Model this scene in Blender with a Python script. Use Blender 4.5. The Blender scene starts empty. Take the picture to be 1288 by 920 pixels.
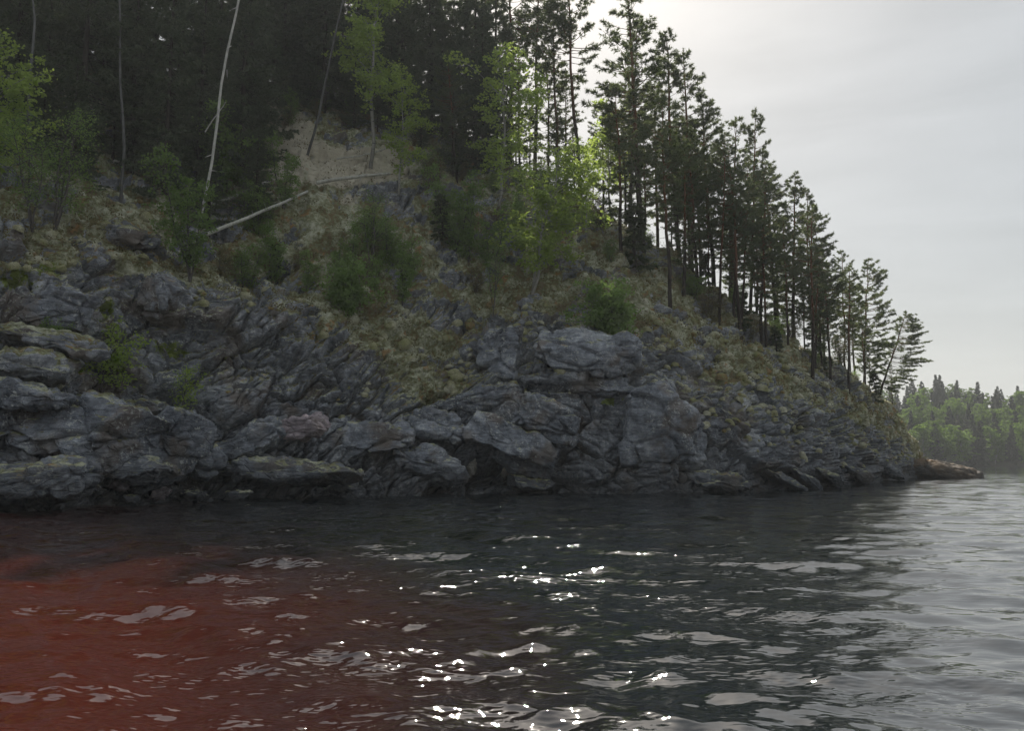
import bpy, math, random
import numpy as np
from mathutils import Vector, Matrix, Euler

S = bpy.context.scene
COL = S.collection
R = math.radians

# ------------------------------------------------------------------ camera
W0, H0, F = 1288.0, 920.0, 1115.0          # photograph size, focal length in its pixels
HORIZON = 577.0
CAM_Z = 2.0
PITCH = math.atan((HORIZON - H0 / 2) / F)
cam_d = bpy.data.cameras.new('camera')
cam = bpy.data.objects.new('camera', cam_d)
COL.objects.link(cam)
cam.location = (0, 0, CAM_Z)
cam.rotation_euler = (math.pi / 2 + PITCH, 0, 0)
cam_d.sensor_fit = 'HORIZONTAL'
cam_d.sensor_width = 36.0
cam_d.lens = 36.0 * F / W0
cam_d.clip_start = 0.05
cam_d.clip_end = 6000
S.camera = cam

# ------------------------------------------------------------------ sky, sun, exposure
SUN_EL, SUN_AZ = R(41), R(1.5)             # azimuth measured from +Y towards +X
wd = bpy.data.worlds.new('World')
S.world = wd
wd.use_nodes = True
nt = wd.node_tree
nt.nodes.clear()
wo = nt.nodes.new('ShaderNodeOutputWorld')
bg = nt.nodes.new('ShaderNodeBackground')
sky = nt.nodes.new('ShaderNodeTexSky')
sky.sky_type = 'NISHITA'
sky.sun_disc = False
sky.sun_elevation = SUN_EL
sky.sun_rotation = SUN_AZ
sky.air_density = 1.0
sky.dust_density = 3.4
sky.ozone_density = 1.0
hs = nt.nodes.new('ShaderNodeHueSaturation')
hs.inputs['Saturation'].default_value = 0.85
# thin streaky cloud veil
tc = nt.nodes.new('ShaderNodeTexCoord')
mp = nt.nodes.new('ShaderNodeMapping')
mp.inputs['Scale'].default_value = (1.6, 1.6, 9.0)
nz = nt.nodes.new('ShaderNodeTexNoise')
nz.inputs['Scale'].default_value = 2.2
nz.inputs['Detail'].default_value = 6
nz.inputs['Roughness'].default_value = 0.55
nz.inputs['Distortion'].default_value = 0.4
rp = nt.nodes.new('ShaderNodeMapRange')
rp.inputs['From Min'].default_value = 0.3
rp.inputs['From Max'].default_value = 0.72
rp.inputs['To Min'].default_value = 0.92
rp.inputs['To Max'].default_value = 1.06
mu = nt.nodes.new('ShaderNodeMixRGB')
mu.blend_type = 'MULTIPLY'
mu.inputs[0].default_value = 1.0
nt.links.new(tc.outputs['Generated'], mp.inputs['Vector'])
nt.links.new(mp.outputs[0], nz.inputs['Vector'])
nt.links.new(nz.outputs['Fac'], rp.inputs['Value'])
nt.links.new(sky.outputs[0], hs.inputs['Color'])
veil = nt.nodes.new('ShaderNodeMixRGB')                 # thin high overcast over the whole sky
veil.inputs[0].default_value = 0.72
veil.inputs[2].default_value = (5.5, 5.85, 5.95, 1)
nt.links.new(hs.outputs[0], veil.inputs[1])
nt.links.new(veil.outputs[0], mu.inputs[1])
nt.links.new(rp.outputs[0], mu.inputs[2])
nt.links.new(mu.outputs[0], bg.inputs['Color'])
nt.links.new(bg.outputs[0], wo.inputs['Surface'])
bg.inputs['Strength'].default_value = 0.062

sun_d = bpy.data.lights.new('sun', 'SUN')
sun_d.energy = 5.0
sun_d.angle = R(0.53)
sun_d.color = (1.0, 0.93, 0.82)
sun = bpy.data.objects.new('sun', sun_d)
COL.objects.link(sun)
sd = Vector((math.sin(SUN_AZ) * math.cos(SUN_EL), math.cos(SUN_AZ) * math.cos(SUN_EL), math.sin(SUN_EL)))
sun.rotation_euler = sd.to_track_quat('Z', 'Y').to_euler()
sun.location = (0, 0, 80)

vs = S.view_settings
vs.view_transform = 'Standard'
vs.look = 'None'
vs.gamma = 1.0
vs.exposure = 0.6
vs.use_curve_mapping = False
S.cycles.max_bounces = 4
S.cycles.transparent_max_bounces = 4
S.cycles.volume_bounces = 0
S.cycles.sample_clamp_indirect = 4.0
S.cycles.adaptive_threshold = 0.03

# ------------------------------------------------------------------ numeric helpers
def hash3(i, j, k, seed):
    h = (i.astype(np.int64) * 374761393 + j.astype(np.int64) * 668265263 + k.astype(np.int64) * 2147483647 + seed * 1274126177) & 0xFFFFFFFF
    h = ((h ^ (h >> 13)) * 1274126177) & 0xFFFFFFFF
    h = ((h ^ (h >> 16)) * 2246822519) & 0xFFFFFFFF
    return (h ^ (h >> 15)) & 0xFFFFFFFF

def h01(i, j, k, seed):
    return hash3(i, j, k, seed) / 4294967295.0

_G = np.array([(1,1,0),(-1,1,0),(1,-1,0),(-1,-1,0),(1,0,1),(-1,0,1),(1,0,-1),(-1,0,-1),(0,1,1),(0,-1,1),(0,1,-1),(0,-1,-1)], float)

def perlin(p, seed=0):
    b = np.floor(p)
    f = p - b
    b = b.astype(np.int64)
    u = f * f * f * (f * (f * 6 - 15) + 10)
    out = np.zeros(len(p))
    for dx in (0, 1):
        wx = u[:, 0] if dx else 1 - u[:, 0]
        for dy in (0, 1):
            wy = u[:, 1] if dy else 1 - u[:, 1]
            for dz in (0, 1):
                wz = u[:, 2] if dz else 1 - u[:, 2]
                g = _G[hash3(b[:, 0] + dx, b[:, 1] + dy, b[:, 2] + dz, seed) % 12]
                d = g[:, 0] * (f[:, 0] - dx) + g[:, 1] * (f[:, 1] - dy) + g[:, 2] * (f[:, 2] - dz)
                out += wx * wy * wz * d
    return out

def fbm(p, octaves=4, seed=0, gain=0.5, lac=2.03):
    o = np.zeros(len(p)); a = 1.0
    for i in range(octaves):
        o += a * perlin(p, seed + i * 17)
        p = p * lac + 3.7
        a *= gain
    return o

def worley(p, seed=0, tilted=False):
    b = np.floor(p).astype(np.int64)
    n = len(p)
    f1 = np.full(n, 9.0); f2 = np.full(n, 9.0); cid = np.zeros(n); tilt = np.zeros(n)
    for dx in (-1, 0, 1):
        for dy in (-1, 0, 1):
            for dz in (-1, 0, 1):
                i, j, k = b[:, 0] + dx, b[:, 1] + dy, b[:, 2] + dz
                h = hash3(i, j, k, seed)
                qx = i + (h & 1023) / 1023.0
                qy = j + ((h >> 10) & 1023) / 1023.0
                qz = k + ((h >> 20) & 1023) / 1023.0
                d = (qx - p[:, 0]) ** 2 + (qy - p[:, 1]) ** 2 + (qz - p[:, 2]) ** 2
                near = d < f1
                f2 = np.where(near, f1, np.minimum(f2, d))
                cid = np.where(near, (h >> 5) % 1009 / 1009.0, cid)
                if tilted:
                    tl = ((p[:, 0] - qx) * (((h >> 3) & 255) / 127.5 - 1) + (p[:, 1] - qy) * (((h >> 11) & 255) / 127.5 - 1) + (p[:, 2] - qz) * (((h >> 19) & 255) / 127.5 - 1))
                    tilt = np.where(near, tl, tilt)
                f1 = np.where(near, d, f1)
    if tilted: return np.sqrt(f1), np.sqrt(f2), cid, tilt
    return np.sqrt(f1), np.sqrt(f2), cid

def worley_on(mask, p, seed, tilted=False):
    r = worley(p[mask], seed, tilted)
    out = [np.full(len(p), 0.6) for _ in r]
    for o_, v_ in zip(out, r): o_[mask] = v_
    return out

def sstep(a, b, x):
    t = np.clip((x - a) / (b - a), 0, 1)
    return t * t * (3 - 2 * t)

def mesh_np(name, verts, faces, smooth=True, mats=None, midx=None):
    verts = np.asarray(verts, np.float32).reshape(-1, 3)
    faces = np.asarray(faces, np.int32)
    m = bpy.data.meshes.new(name)
    nf, k = faces.shape
    m.vertices.add(len(verts)); m.vertices.foreach_set('co', verts.ravel())
    m.loops.add(nf * k); m.loops.foreach_set('vertex_index', faces.ravel())
    m.polygons.add(nf)
    m.polygons.foreach_set('loop_start', np.arange(0, nf * k, k, dtype=np.int32))
    m.polygons.foreach_set('loop_total', np.full(nf, k, np.int32))
    if smooth:
        m.polygons.foreach_set('use_smooth', np.ones(nf, bool))
    for mm in (mats or []):
        m.materials.append(mm)
    if midx is not None:
        m.polygons.foreach_set('material_index', np.asarray(midx, np.int32))
    m.update(calc_edges=True)
    m.validate()
    return m

def grid_faces(nr, nc):
    i = np.arange(nr - 1)[:, None] * nc + np.arange(nc - 1)[None, :]
    return np.stack([i, i + 1, i + nc + 1, i + nc], -1).reshape(-1, 4)

def link(name, mesh, parent=None, **props):
    o = bpy.data.objects.new(name, mesh)
    COL.objects.link(o)
    o.parent = parent
    for k, v in props.items():
        if v: o[k] = v
    return o

def ray(px, py):
    """direction through a pixel of the photograph, scaled so that its y component is 1"""
    c, s = math.cos(PITCH), math.sin(PITCH)
    x = (px - W0 / 2) / F
    v = (H0 / 2 - py) / F
    yy = c - s * v
    zz = s + c * v
    return x / yy, zz / yy

def at(px, py, Y):
    x, z = ray(px, py)
    return np.array([x * Y, Y, CAM_Z + z * Y])

# ------------------------------------------------------------------ materials
def nodes_of(name):
    m = bpy.data.materials.new(name)
    m.use_nodes = True
    t = m.node_tree
    b = t.nodes['Principled BSDF']
    return m, t, b

def N(t, kind, **inp):
    n = t.nodes.new(kind)
    for k, v in inp.items():
        if hasattr(n, k) and k not in n.inputs: setattr(n, k, v)
        else: n.inputs[k.replace('_', ' ')].default_value = v
    return n

def noise(t, vec, scale, detail=4, rough=0.55, dist=0.0):
    n = t.nodes.new('ShaderNodeTexNoise')
    n.inputs['Scale'].default_value = scale
    n.inputs['Detail'].default_value = detail
    n.inputs['Roughness'].default_value = rough
    n.inputs['Distortion'].default_value = dist
    if vec is not None: t.links.new(vec, n.inputs['Vector'])
    return n.outputs['Fac']

def rng(t, val, a, b, c=0.0, d=1.0, smooth=True):
    n = t.nodes.new('ShaderNodeMapRange')
    n.interpolation_type = 'SMOOTHSTEP' if smooth else 'LINEAR'
    for k, v in zip(('From Min', 'From Max', 'To Min', 'To Max'), (a, b, c, d)): n.inputs[k].default_value = v
    t.links.new(val, n.inputs['Value'])
    return n.outputs[0]

def mix(t, fac, a, b, mode='MIX'):
    n = t.nodes.new('ShaderNodeMixRGB'); n.blend_type = mode
    for s, v in ((0, fac), (1, a), (2, b)):
        if isinstance(v, (int, float)): n.inputs[s].default_value = v
        elif isinstance(v, tuple): n.inputs[s].default_value = v + (1,) if len(v) == 3 else v
        else: t.links.new(v, n.inputs[s])
    return n.outputs[0]

def mth(t, op, a, b=None):
    n = t.nodes.new('ShaderNodeMath'); n.operation = op
    for s, v in ((0, a), (1, b)):
        if v is None: continue
        if isinstance(v, (int, float)): n.inputs[s].default_value = v
        else: t.links.new(v, n.inputs[s])
    return n.outputs[0]

def mapped(t, vec, scale=(1, 1, 1), rot=(0, 0, 0)):
    n = t.nodes.new('ShaderNodeMapping')
    n.inputs['Scale'].default_value = scale
    n.inputs['Rotation'].default_value = rot
    t.links.new(vec, n.inputs['Vector'])
    return n.outputs[0]

def rock_material(name, moss_source, tint=(1, 1, 1), lichen=1.0, ochre=0.0):
    m, t, b = nodes_of(name)
    g = t.nodes.new('ShaderNodeNewGeometry')
    pos = g.outputs['Position']
    n1 = noise(t, pos, 0.45, 2, 0.6)
    n2 = noise(t, pos, 2.6, 4, 0.7)
    strata = noise(t, mapped(t, pos, (0.7, 0.7, 6.5), (0.18, -0.22, 0)), 1.5, 3, 0.68, 1.2)
    cr = t.nodes.new('ShaderNodeValToRGB')
    e = cr.color_ramp
    e.elements[0].position = 0.36; e.elements[0].color = (0.055 * tint[0], 0.060 * tint[1], 0.070 * tint[2], 1)
    e.elements[1].position = 0.68; e.elements[1].color = (0.60 * tint[0], 0.61 * tint[1], 0.62 * tint[2], 1)
    mid = e.elements.new(0.52); mid.color = (0.232 * tint[0], 0.245 * tint[1], 0.27 * tint[2], 1)
    s = mth(t, 'ADD', mth(t, 'MULTIPLY', n1, 0.38), mth(t, 'ADD', mth(t, 'MULTIPLY', n2, 0.4), mth(t, 'MULTIPLY', strata, 0.22)))
    t.links.new(s, cr.inputs[0])
    c = cr.outputs[0]
    # brown iron staining and pinkish feldspar bands
    c = mix(t, mth(t, 'MULTIPLY', rng(t, noise(t, pos, 0.5, 4), 0.50, 0.66), 0.7), c, (0.165, 0.130, 0.10))
    # pale crustose lichen
    li = mth(t, 'MULTIPLY', rng(t, noise(t, pos, 5.5, 2, 0.7), 0.56, 0.64), rng(t, noise(t, pos, 0.8, 2), 0.42, 0.6))
    c = mix(t, mth(t, 'MULTIPLY', li, 0.62 * lichen), c, (0.52, 0.53, 0.50))
    if ochre:
        c = mix(t, mth(t, 'MULTIPLY', rng(t, noise(t, pos, 0.55, 4), 0.40, 0.58), ochre), c, (0.26, 0.14, 0.035))
    # black algae band at the waterline
    sp = t.nodes.new('ShaderNodeSeparateXYZ'); t.links.new(pos, sp.inputs[0])
    wet = rng(t, mth(t, 'ADD', sp.outputs[2], mth(t, 'MULTIPLY', noise(t, pos, 0.9, 3), -2.6)), -1.4, 1.9, 1.0, 0.0)
    c = mix(t, mth(t, 'MULTIPLY', wet, 0.72), c, (0.022, 0.022, 0.022))
    # moss and cushion lichens
    if moss_source == 'attribute':
        a = t.nodes.new('ShaderNodeAttribute'); a.attribute_name = 'moss'
        mv = a.outputs['Fac']
        a2 = t.nodes.new('ShaderNodeAttribute'); a2.attribute_name = 'bare'  # pale ground patches; the tall one is a painted glass reflection
        a3 = t.nodes.new('ShaderNodeAttribute'); a3.attribute_name = 'vivid'
        mv = rng(t, mth(t, 'ADD', mv, mth(t, 'MULTIPLY', mth(t, 'SUBTRACT', noise(t, pos, 3.1, 3, 0.7), 0.5), 0.9)), 0.42, 0.56)
    else:
        sn = t.nodes.new('ShaderNodeSeparateXYZ'); t.links.new(g.outputs['Normal'], sn.inputs[0])
        mv = rng(t, mth(t, 'ADD', sn.outputs[2], mth(t, 'MULTIPLY', mth(t, 'SUBTRACT', noise(t, pos, 1.6, 3, 0.7), 0.5), 1.6)), moss_source, moss_source + 0.18)
        a2 = a3 = None
    mc = t.nodes.new('ShaderNodeValToRGB')
    e = mc.color_ramp
    e.elements[0].position = 0.30; e.elements[0].color = (0.11, 0.115, 0.050, 1)
    e.elements[1].position = 0.70; e.elements[1].color = (0.58, 0.57, 0.45, 1)
    for p_, c_ in ((0.42, (0.19, 0.135, 0.070, 1)), (0.50, (0.19, 0.195, 0.095, 1)), (0.60, (0.38, 0.385, 0.27, 1))):
        q = e.elements.new(p_ - 0.03); q.color = c_
    ms = mth(t, 'ADD', mth(t, 'MULTIPLY', noise(t, pos, 0.8, 2, 0.6), 0.55), mth(t, 'MULTIPLY', noise(t, pos, 4.2, 2, 0.65), 0.45))
    t.links.new(ms, mc.inputs[0])
    mcol = mix(t, mth(t, 'MULTIPLY', rng(t, noise(t, pos, 1.3, 3), 0.60, 0.68), 0.7), mc.outputs[0], (0.32, 0.165, 0.055))
    c = mix(t, mv, c, mcol)
    if a2:
        c = mix(t, rng(t, mth(t, 'ADD', a2.outputs['Fac'], mth(t, 'MULTIPLY', mth(t, 'SUBTRACT', noise(t, pos, 1.4, 4), 0.5), 0.6)), 0.35, 0.6), c, (0.56, 0.51, 0.40))
        c = mix(t, rng(t, mth(t, 'ADD', a3.outputs['Fac'], mth(t, 'MULTIPLY', mth(t, 'SUBTRACT', noise(t, pos, 2.6, 3, 0.7), 0.5), 2.4)), 0.55, 0.85), c, (0.15, 0.19, 0.035))
    t.links.new(c, b.inputs['Base Color'])
    b.inputs['Roughness'].default_value = 0.82
    b.inputs['Specular IOR Level'].default_value = 0.3
    bp = t.nodes.new('ShaderNodeBump')
    bp.inputs['Strength'].default_value = 0.9
    bp.inputs['Distance'].default_value = 0.10
    crack = t.nodes.new('ShaderNodeTexVoronoi'); crack.feature = 'DISTANCE_TO_EDGE'
    crack.inputs['Scale'].default_value = 1.5
    t.links.new(mapped(t, pos, (0.7, 0.7, 2.2), (0.18, -0.25, 0.3)), crack.inputs['Vector'])
    hgt = mth(t, 'ADD', mth(t, 'ADD', mth(t, 'MULTIPLY', strata, 0.45), mth(t, 'MULTIPLY', noise(t, pos, 6.5, 4, 0.75), 0.8)), rng(t, crack.outputs['Distance'], 0.0, 0.05, 0.0, 0.5))
    t.links.new(hgt, bp.inputs['Height'])
    t.links.new(bp.outputs[0], b.inputs['Normal'])
    return m

def bark_material(name, low, high, z0, z1, scale=9.0, dark_marks=None):
    m, t, b = nodes_of(name)
    tc_ = t.nodes.new('ShaderNodeTexCoord')
    obj = tc_.outputs['Object']
    sp = t.nodes.new('ShaderNodeSeparateXYZ'); t.links.new(obj, sp.inputs[0])
    c = mix(t, rng(t, sp.outputs[2], z0, z1), low, high)
    n = noise(t, mapped(t, obj, (1, 1, 0.35)), scale, 5, 0.7)
    c = mix(t, 0.75, c, rng_col(t, n), 'MULTIPLY')
    if dark_marks:
        mk = noise(t, mapped(t, obj, (2.0, 2.0, 11.0)), 1.3, 3, 0.5)
        c = mix(t, rng(t, mk, 0.60, 0.66), c, dark_marks)
    t.links.new(c, b.inputs['Base Color'])
    b.inputs['Roughness'].default_value = 0.9
    b.inputs['Specular IOR Level'].default_value = 0.15
    return m

def rng_col(t, v):
    r = t.nodes.new('ShaderNodeValToRGB')
    r.color_ramp.elements[0].position = 0.25; r.color_ramp.elements[0].color = (0.35, 0.35, 0.35, 1)
    r.color_ramp.elements[1].position = 0.75; r.color_ramp.elements[1].color = (1.25, 1.25, 1.25, 1)
    t.links.new(v, r.inputs[0])
    return r.outputs[0]

def leaf_material(name, a, b_, trans, trans_col, scale=1.2):
    m, t, b = nodes_of(name)
    g = t.nodes.new('ShaderNodeNewGeometry')
    oi = t.nodes.new('ShaderNodeObjectInfo')
    f = mth(t, 'ADD', mth(t, 'MULTIPLY', noise(t, g.outputs['Position'], scale, 1), 0.55), mth(t, 'ADD', mth(t, 'MULTIPLY', oi.outputs['Random'], 0.2), mth(t, 'MULTIPLY', g.outputs['Random Per Island'], 0.25)))
    f = rng(t, f, 0.32, 0.66)
    c = mix(t, f, a, b_)
    t.links.new(c, b.inputs['Base Color'])
    b.inputs['Roughness'].default_value = 0.6
    b.inputs['Specular IOR Level'].default_value = 0.25
    if trans > 0:
        tr = t.nodes.new('ShaderNodeBsdfTranslucent')
        t.links.new(mix(t, f, trans_col, tuple(min(1, x * 1.35) for x in trans_col)), tr.inputs['Color'])
        mx = t.nodes.new('ShaderNodeMixShader')
        mx.inputs[0].default_value = trans
        t.links.new(b.outputs[0], mx.inputs[1]); t.links.new(tr.outputs[0], mx.inputs[2])
        t.links.new(mx.outputs[0], t.nodes['Material Output'].inputs['Surface'])
    return m

M_CLIFF = rock_material('mossy_gneiss', 'attribute')
M_ROCK = rock_material('weathered_gneiss', 0.80, (1.0, 1.02, 1.05), 1.1)
M_ROCK_MOSS = rock_material('mossy_boulder_gneiss', 0.45, (1, 1, 1), 1.0)
M_ROCK_PINK = rock_material('pinkish_gneiss', 1.2, (1.75, 1.4, 1.35), 0.7)
M_ISLET = rock_material('ochre_shore_rock', 1.3, (0.6, 0.5, 0.42), 0.4, 0.45)
M_PALE = rock_material('pale_quartz_stone', 2.0, (2.6, 2.3, 1.8), 0.3)
M_PINE_BARK = bark_material('pine_bark', (0.050, 0.040, 0.034), (0.16, 0.075, 0.035), 4.0, 9.0)
M_SPRUCE_BARK = bark_material('spruce_bark', (0.055, 0.045, 0.038), (0.06, 0.05, 0.042), 2, 8)
M_BIRCH_BARK = bark_material('birch_bark', (0.24, 0.23, 0.20), (0.36, 0.35, 0.32), 0.2, 1.5, 5.0, (0.03, 0.03, 0.03))
M_TWIG = bark_material('grey_twig_bark', (0.10, 0.09, 0.085), (0.13, 0.12, 0.11), 0, 2)
M_DEADWOOD = bark_material('bleached_dead_wood', (0.50, 0.49, 0.43), (0.55, 0.54, 0.49), 0, 4, 6.0)
M_GREYWOOD = bark_material('grey_dead_wood', (0.11, 0.11, 0.105), (0.15, 0.15, 0.145), 0, 4, 6.0)
M_PINE = leaf_material('pine_needles', (0.040, 0.062, 0.030), (0.095, 0.130, 0.060), 0.3, (0.15, 0.19, 0.06), 0.8)
M_SPRUCE = leaf_material('spruce_needles', (0.062, 0.090, 0.055), (0.135, 0.165, 0.098), 0.25, (0.09, 0.12, 0.04), 0.8)
M_BIRCH = leaf_material('birch_leaves', (0.12, 0.17, 0.045), (0.20, 0.26, 0.085), 0.52, (0.42, 0.54, 0.11), 1.5)
M_WILLOW = leaf_material('willow_leaves', (0.085, 0.135, 0.042), (0.16, 0.215, 0.08), 0.42, (0.26, 0.4, 0.1), 1.5)
M_JUNIPER = leaf_material('juniper_needles', (0.035, 0.055, 0.025), (0.07, 0.095, 0.04), 0.2, (0.1, 0.14, 0.04), 2.0)
M_HEATH = leaf_material('heath_twigs', (0.10, 0.10, 0.045), (0.21, 0.165, 0.085), 0.25, (0.15, 0.14, 0.05), 1.0)
M_HEATHER = leaf_material('heather_sprigs', (0.135, 0.125, 0.060), (0.27, 0.245, 0.14), 0.2, (0.3, 0.27, 0.13), 0.8)
M_GRASS = leaf_material('dry_grass', (0.11, 0.115, 0.060), (0.24, 0.22, 0.13), 0.3, (0.26, 0.24, 0.10), 0.7)

# ------------------------------------------------------------------ terrain: the wooded rock headland
# For columns across the view: waterline row, then (row, metres behind the waterline) of cliff middle, cliff top, slope middle, crest
KEYS = [
    (-420, 668, (500, 2.5), (300, 6.0), (225, 9.5), (60, 28)),
    (-150, 652, (515, 2.5), (310, 6.0), (225, 9.5), (70, 28)),
    (0,    643, (500, 3.5), (330, 6.0), (237, 9.5), (80, 27)),
    (60,   642, (500, 3.5), (322, 6.5), (243, 10.0), (85, 27)),
    (130,  637, (515, 3.5), (325, 7.0), (262, 10.5), (90, 27)),
    (190,  634, (535, 3.0), (355, 6.0), (300, 9.5), (95, 27)),
    (250,  631, (510, 2.4), (378, 4.6), (335, 8.0), (105, 26)),
    (340,  628, (510, 2.0), (398, 4.0), (340, 8.5), (115, 26)),
    (430,  626, (520, 1.8), (425, 4.0), (325, 9.0), (130, 25)),
    (500,  625, (535, 2.0), (455, 4.0), (335, 9.0), (140, 25)),
    (560,  623, (540, 2.2), (470, 4.2), (345, 9.5), (165, 24)),
    (610,  622, (515, 2.2), (420, 4.6), (350, 9.0), (195, 22)),
    (680,  622, (500, 2.0), (402, 4.6), (340, 9.0), (235, 20)),
    (750,  622, (500, 2.0), (405, 4.6), (350, 8.5), (262, 18)),
    (850,  621, (520, 2.0), (445, 4.6), (393, 8.2), (332, 16)),
    (950,  619, (550, 2.0), (490, 4.6), (450, 8.0), (402, 15)),
    (1050, 613, (568, 2.0), (524, 4.4), (496, 7.5), (462, 14)),
    (1105, 607, (578, 1.6), (545, 3.6), (522, 6.0), (500, 10)),
    (1140, 603, (585, 1.2), (567, 2.4), (553, 3.8), (543, 6)),
    (1158, 601, (590, 0.9), (580, 1.7), (573, 2.6), (568, 4)),
    (1170, 600, (596, 0.6), (594, 1.0), (592, 1.5), (591, 2.2)),
]
KX = np.array([k[0] for k in KEYS], float)

def column_points(px):
    """eight world points of the un-displaced profile below/above pixel columns px (array) -> (8, n, 3)"""
    wl = np.interp(px, KX, [k[1] for k in KEYS])
    c, s = math.cos(PITCH), math.sin(PITCH)
    def dirs(py):
        x = (px - W0 / 2) / F; v = (H0 / 2 - py) / F
        yy = c - s * v; zz = s + c * v
        return x / yy, zz / yy
    x1, z1 = dirs(wl)
    Y1 = -CAM_Z / z1
    pts = []
    def P(py, Y):
        x, z = dirs(py)
        return np.stack([x * Y, Y, CAM_Z + z * Y], -1)
    p1 = P(wl, Y1)
    for i in range(2, 6):
        py = np.interp(px, KX, [k[i][0] for k in KEYS]); dy = np.interp(px, KX, [k[i][1] for k in KEYS])
        pts.append(P(py, Y1 + dy))
    p0 = p1.copy(); p0[:, 1] -= 2.5; p0[:, 0] = x1 * p0[:, 1]; p0[:, 2] = -2.2
    p5 = pts[-1]
    left = 1 - sstep(560, 980, px)
    def back(dist, dz_l, f_r):
        q = p5.copy(); q[:, 1] += dist; q[:, 0] = x1 * q[:, 1]
        q[:, 2] = left * (p5[:, 2] + dz_l) + (1 - left) * (p5[:, 2] * f_r - (2.5 if f_r < 0.3 else 0))
        return q
    p6 = back(16, 5.0, 0.80)
    p7 = back(45, 7.0, 0.02)
    p8 = back(110, 2.0, 0.0)
    return np.stack([p0, p1] + pts + [p6, p7, p8])

NC, = (920,)
cols = np.concatenate([np.linspace(-420, -60, 90, endpoint=False), np.linspace(-60, 1188, NC - 90)])
ctl = column_points(cols)
# past the last column the rock dips under the water
sink = sstep(1166, 1186, cols)
ctl[1:, :, 2] -= (sink * 4.0)[None, :]
# smooth along the shore
ker = np.exp(-0.5 * (np.arange(-24, 25) / 9.0) ** 2); ker /= ker.sum()
def smooth_cols(a):
    b = np.pad(a, ((0, 0), (24, 24), (0, 0)), mode='edge')
    return sum(ker[i] * b[:, i:i + a.shape[1]] for i in range(49))
ctl = smooth_cols(ctl)
segs = [18, 120, 110, 90, 130, 34, 20, 8]
tv = np.concatenate([np.linspace(i, i + 1, n, endpoint=False) for i, n in enumerate(segs)] + [[8.0]])
NR = len(tv)

def profile(ctl_, t):
    """blend of a straight and a Catmull-Rom curve through the control rows, t = (k,) -> (k, n, 3)"""
    K = ctl_.shape[0]
    i = np.clip(np.floor(t).astype(int), 0, K - 2); f = (t - i)[:, None, None]
    P0, P1 = ctl_[np.maximum(i - 1, 0)], ctl_[i]
    P2, P3 = ctl_[i + 1], ctl_[np.minimum(i + 2, K - 1)]
    cr = 0.5 * (2 * P1 + (P2 - P0) * f + (2 * P0 - 5 * P1 + 4 * P2 - P3) * f * f + (3 * P1 - P0 - 3 * P2 + P3) * f ** 3)
    ln = P1 * (1 - f) + P2 * f
    return 0.6 * cr + 0.4 * ln

BASE = profile(ctl, tv)                                   # (NR, NC, 3)
dr = np.gradient(BASE, axis=0); dc = np.gradient(BASE, axis=1)
nrm = np.cross(dc, dr); nrm /= np.linalg.norm(nrm, axis=-1, keepdims=True) + 1e-9
if nrm[150, 300, 1] > 0: nrm = -nrm
P = BASE.reshape(-1, 3); NRM = nrm.reshape(-1, 3)
TV = np.repeat(tv, NC); PX = np.tile(cols, NR)

big = fbm(P * np.array([0.16, 0.16, 0.2]), 3, 5)
cliff_edge = 3.0 + 0.55 * fbm(P * 0.22, 3, 41)
rockm = 1 - sstep(cliff_edge - 0.25, cliff_edge + 0.22, TV)           # 1 on the cliff, 0 on the mossy slope
outcrop = sstep(0.0, 0.22, fbm(P * np.array([0.3, 0.3, 0.5]), 4, 77))
rockm = np.maximum(rockm, outcrop * 0.85 * (1 - sstep(4.6, 5.2, TV)))
# mossy face between the columns at 440 and 600 reaches down
tongue = np.exp(-((PX - 545 + (TV - 2.6) * 90) / 60) ** 2) * sstep(2.1, 2.5, TV)
rockm *= 1 - 0.75 * tongue
# bedding direction turns along the shore
wl_ = 1 - sstep(230, 330, PX); wr_ = sstep(600, 760, PX); wm_ = 1 - wl_ - wr_
bed = wl_[:, None] * np.array([0.22, -0.25, 1.0]) + wm_[:, None] * np.array([-0.38, -0.2, 1.0]) + wr_[:, None] * np.array([0.28, -0.25, 1.0])
bed /= np.linalg.norm(bed, axis=1, keepdims=True)
warp = fbm(P * 0.35, 3, 9)
B1, B2, B3 = (np.array(v_) / np.linalg.norm(v_) for v_ in ((0.22, -0.25, 1.0), (-0.38, -0.2, 1.0), (0.28, -0.25, 1.0)))
C1, C2 = np.array([-15.0, 42.0, 5.0]), np.array([1.6, 50.0, 7.0])
u = wl_ * ((P - C1) @ B1) + wm_ * ((P - C1) @ B2) + wr_ * ((P - C2) @ B3 + (C2 - C1) @ B2) + warp * 0.45
lat = P[:, 0] * 0.85 + P[:, 1] * 0.5
# large joint blocks in bedding coordinates
q = np.stack([lat / 3.3 + warp * 0.4, u / 1.55, (P[:, 1] - 0.4 * P[:, 0]) / 3.6], -1)
f1, f2, cid, tl1 = worley_on(rockm > 0.01, q, 3, True)
blocks = (cid - 0.45) * 1.2 - 0.9 * np.exp(-((f2 - f1) / 0.05) ** 2) + 0.55 * tl1
q2 = np.stack([lat / 1.15 + warp * 0.9, u / 0.5, P[:, 1] / 1.2], -1)
g1, g2, cid2, tl2 = worley_on(rockm > 0.01, q2, 8, True)
blocks2 = (cid2 - 0.5) * 0.32 - 0.36 * np.exp(-((g2 - g1) / 0.09) ** 2) + 0.17 * tl2
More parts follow.
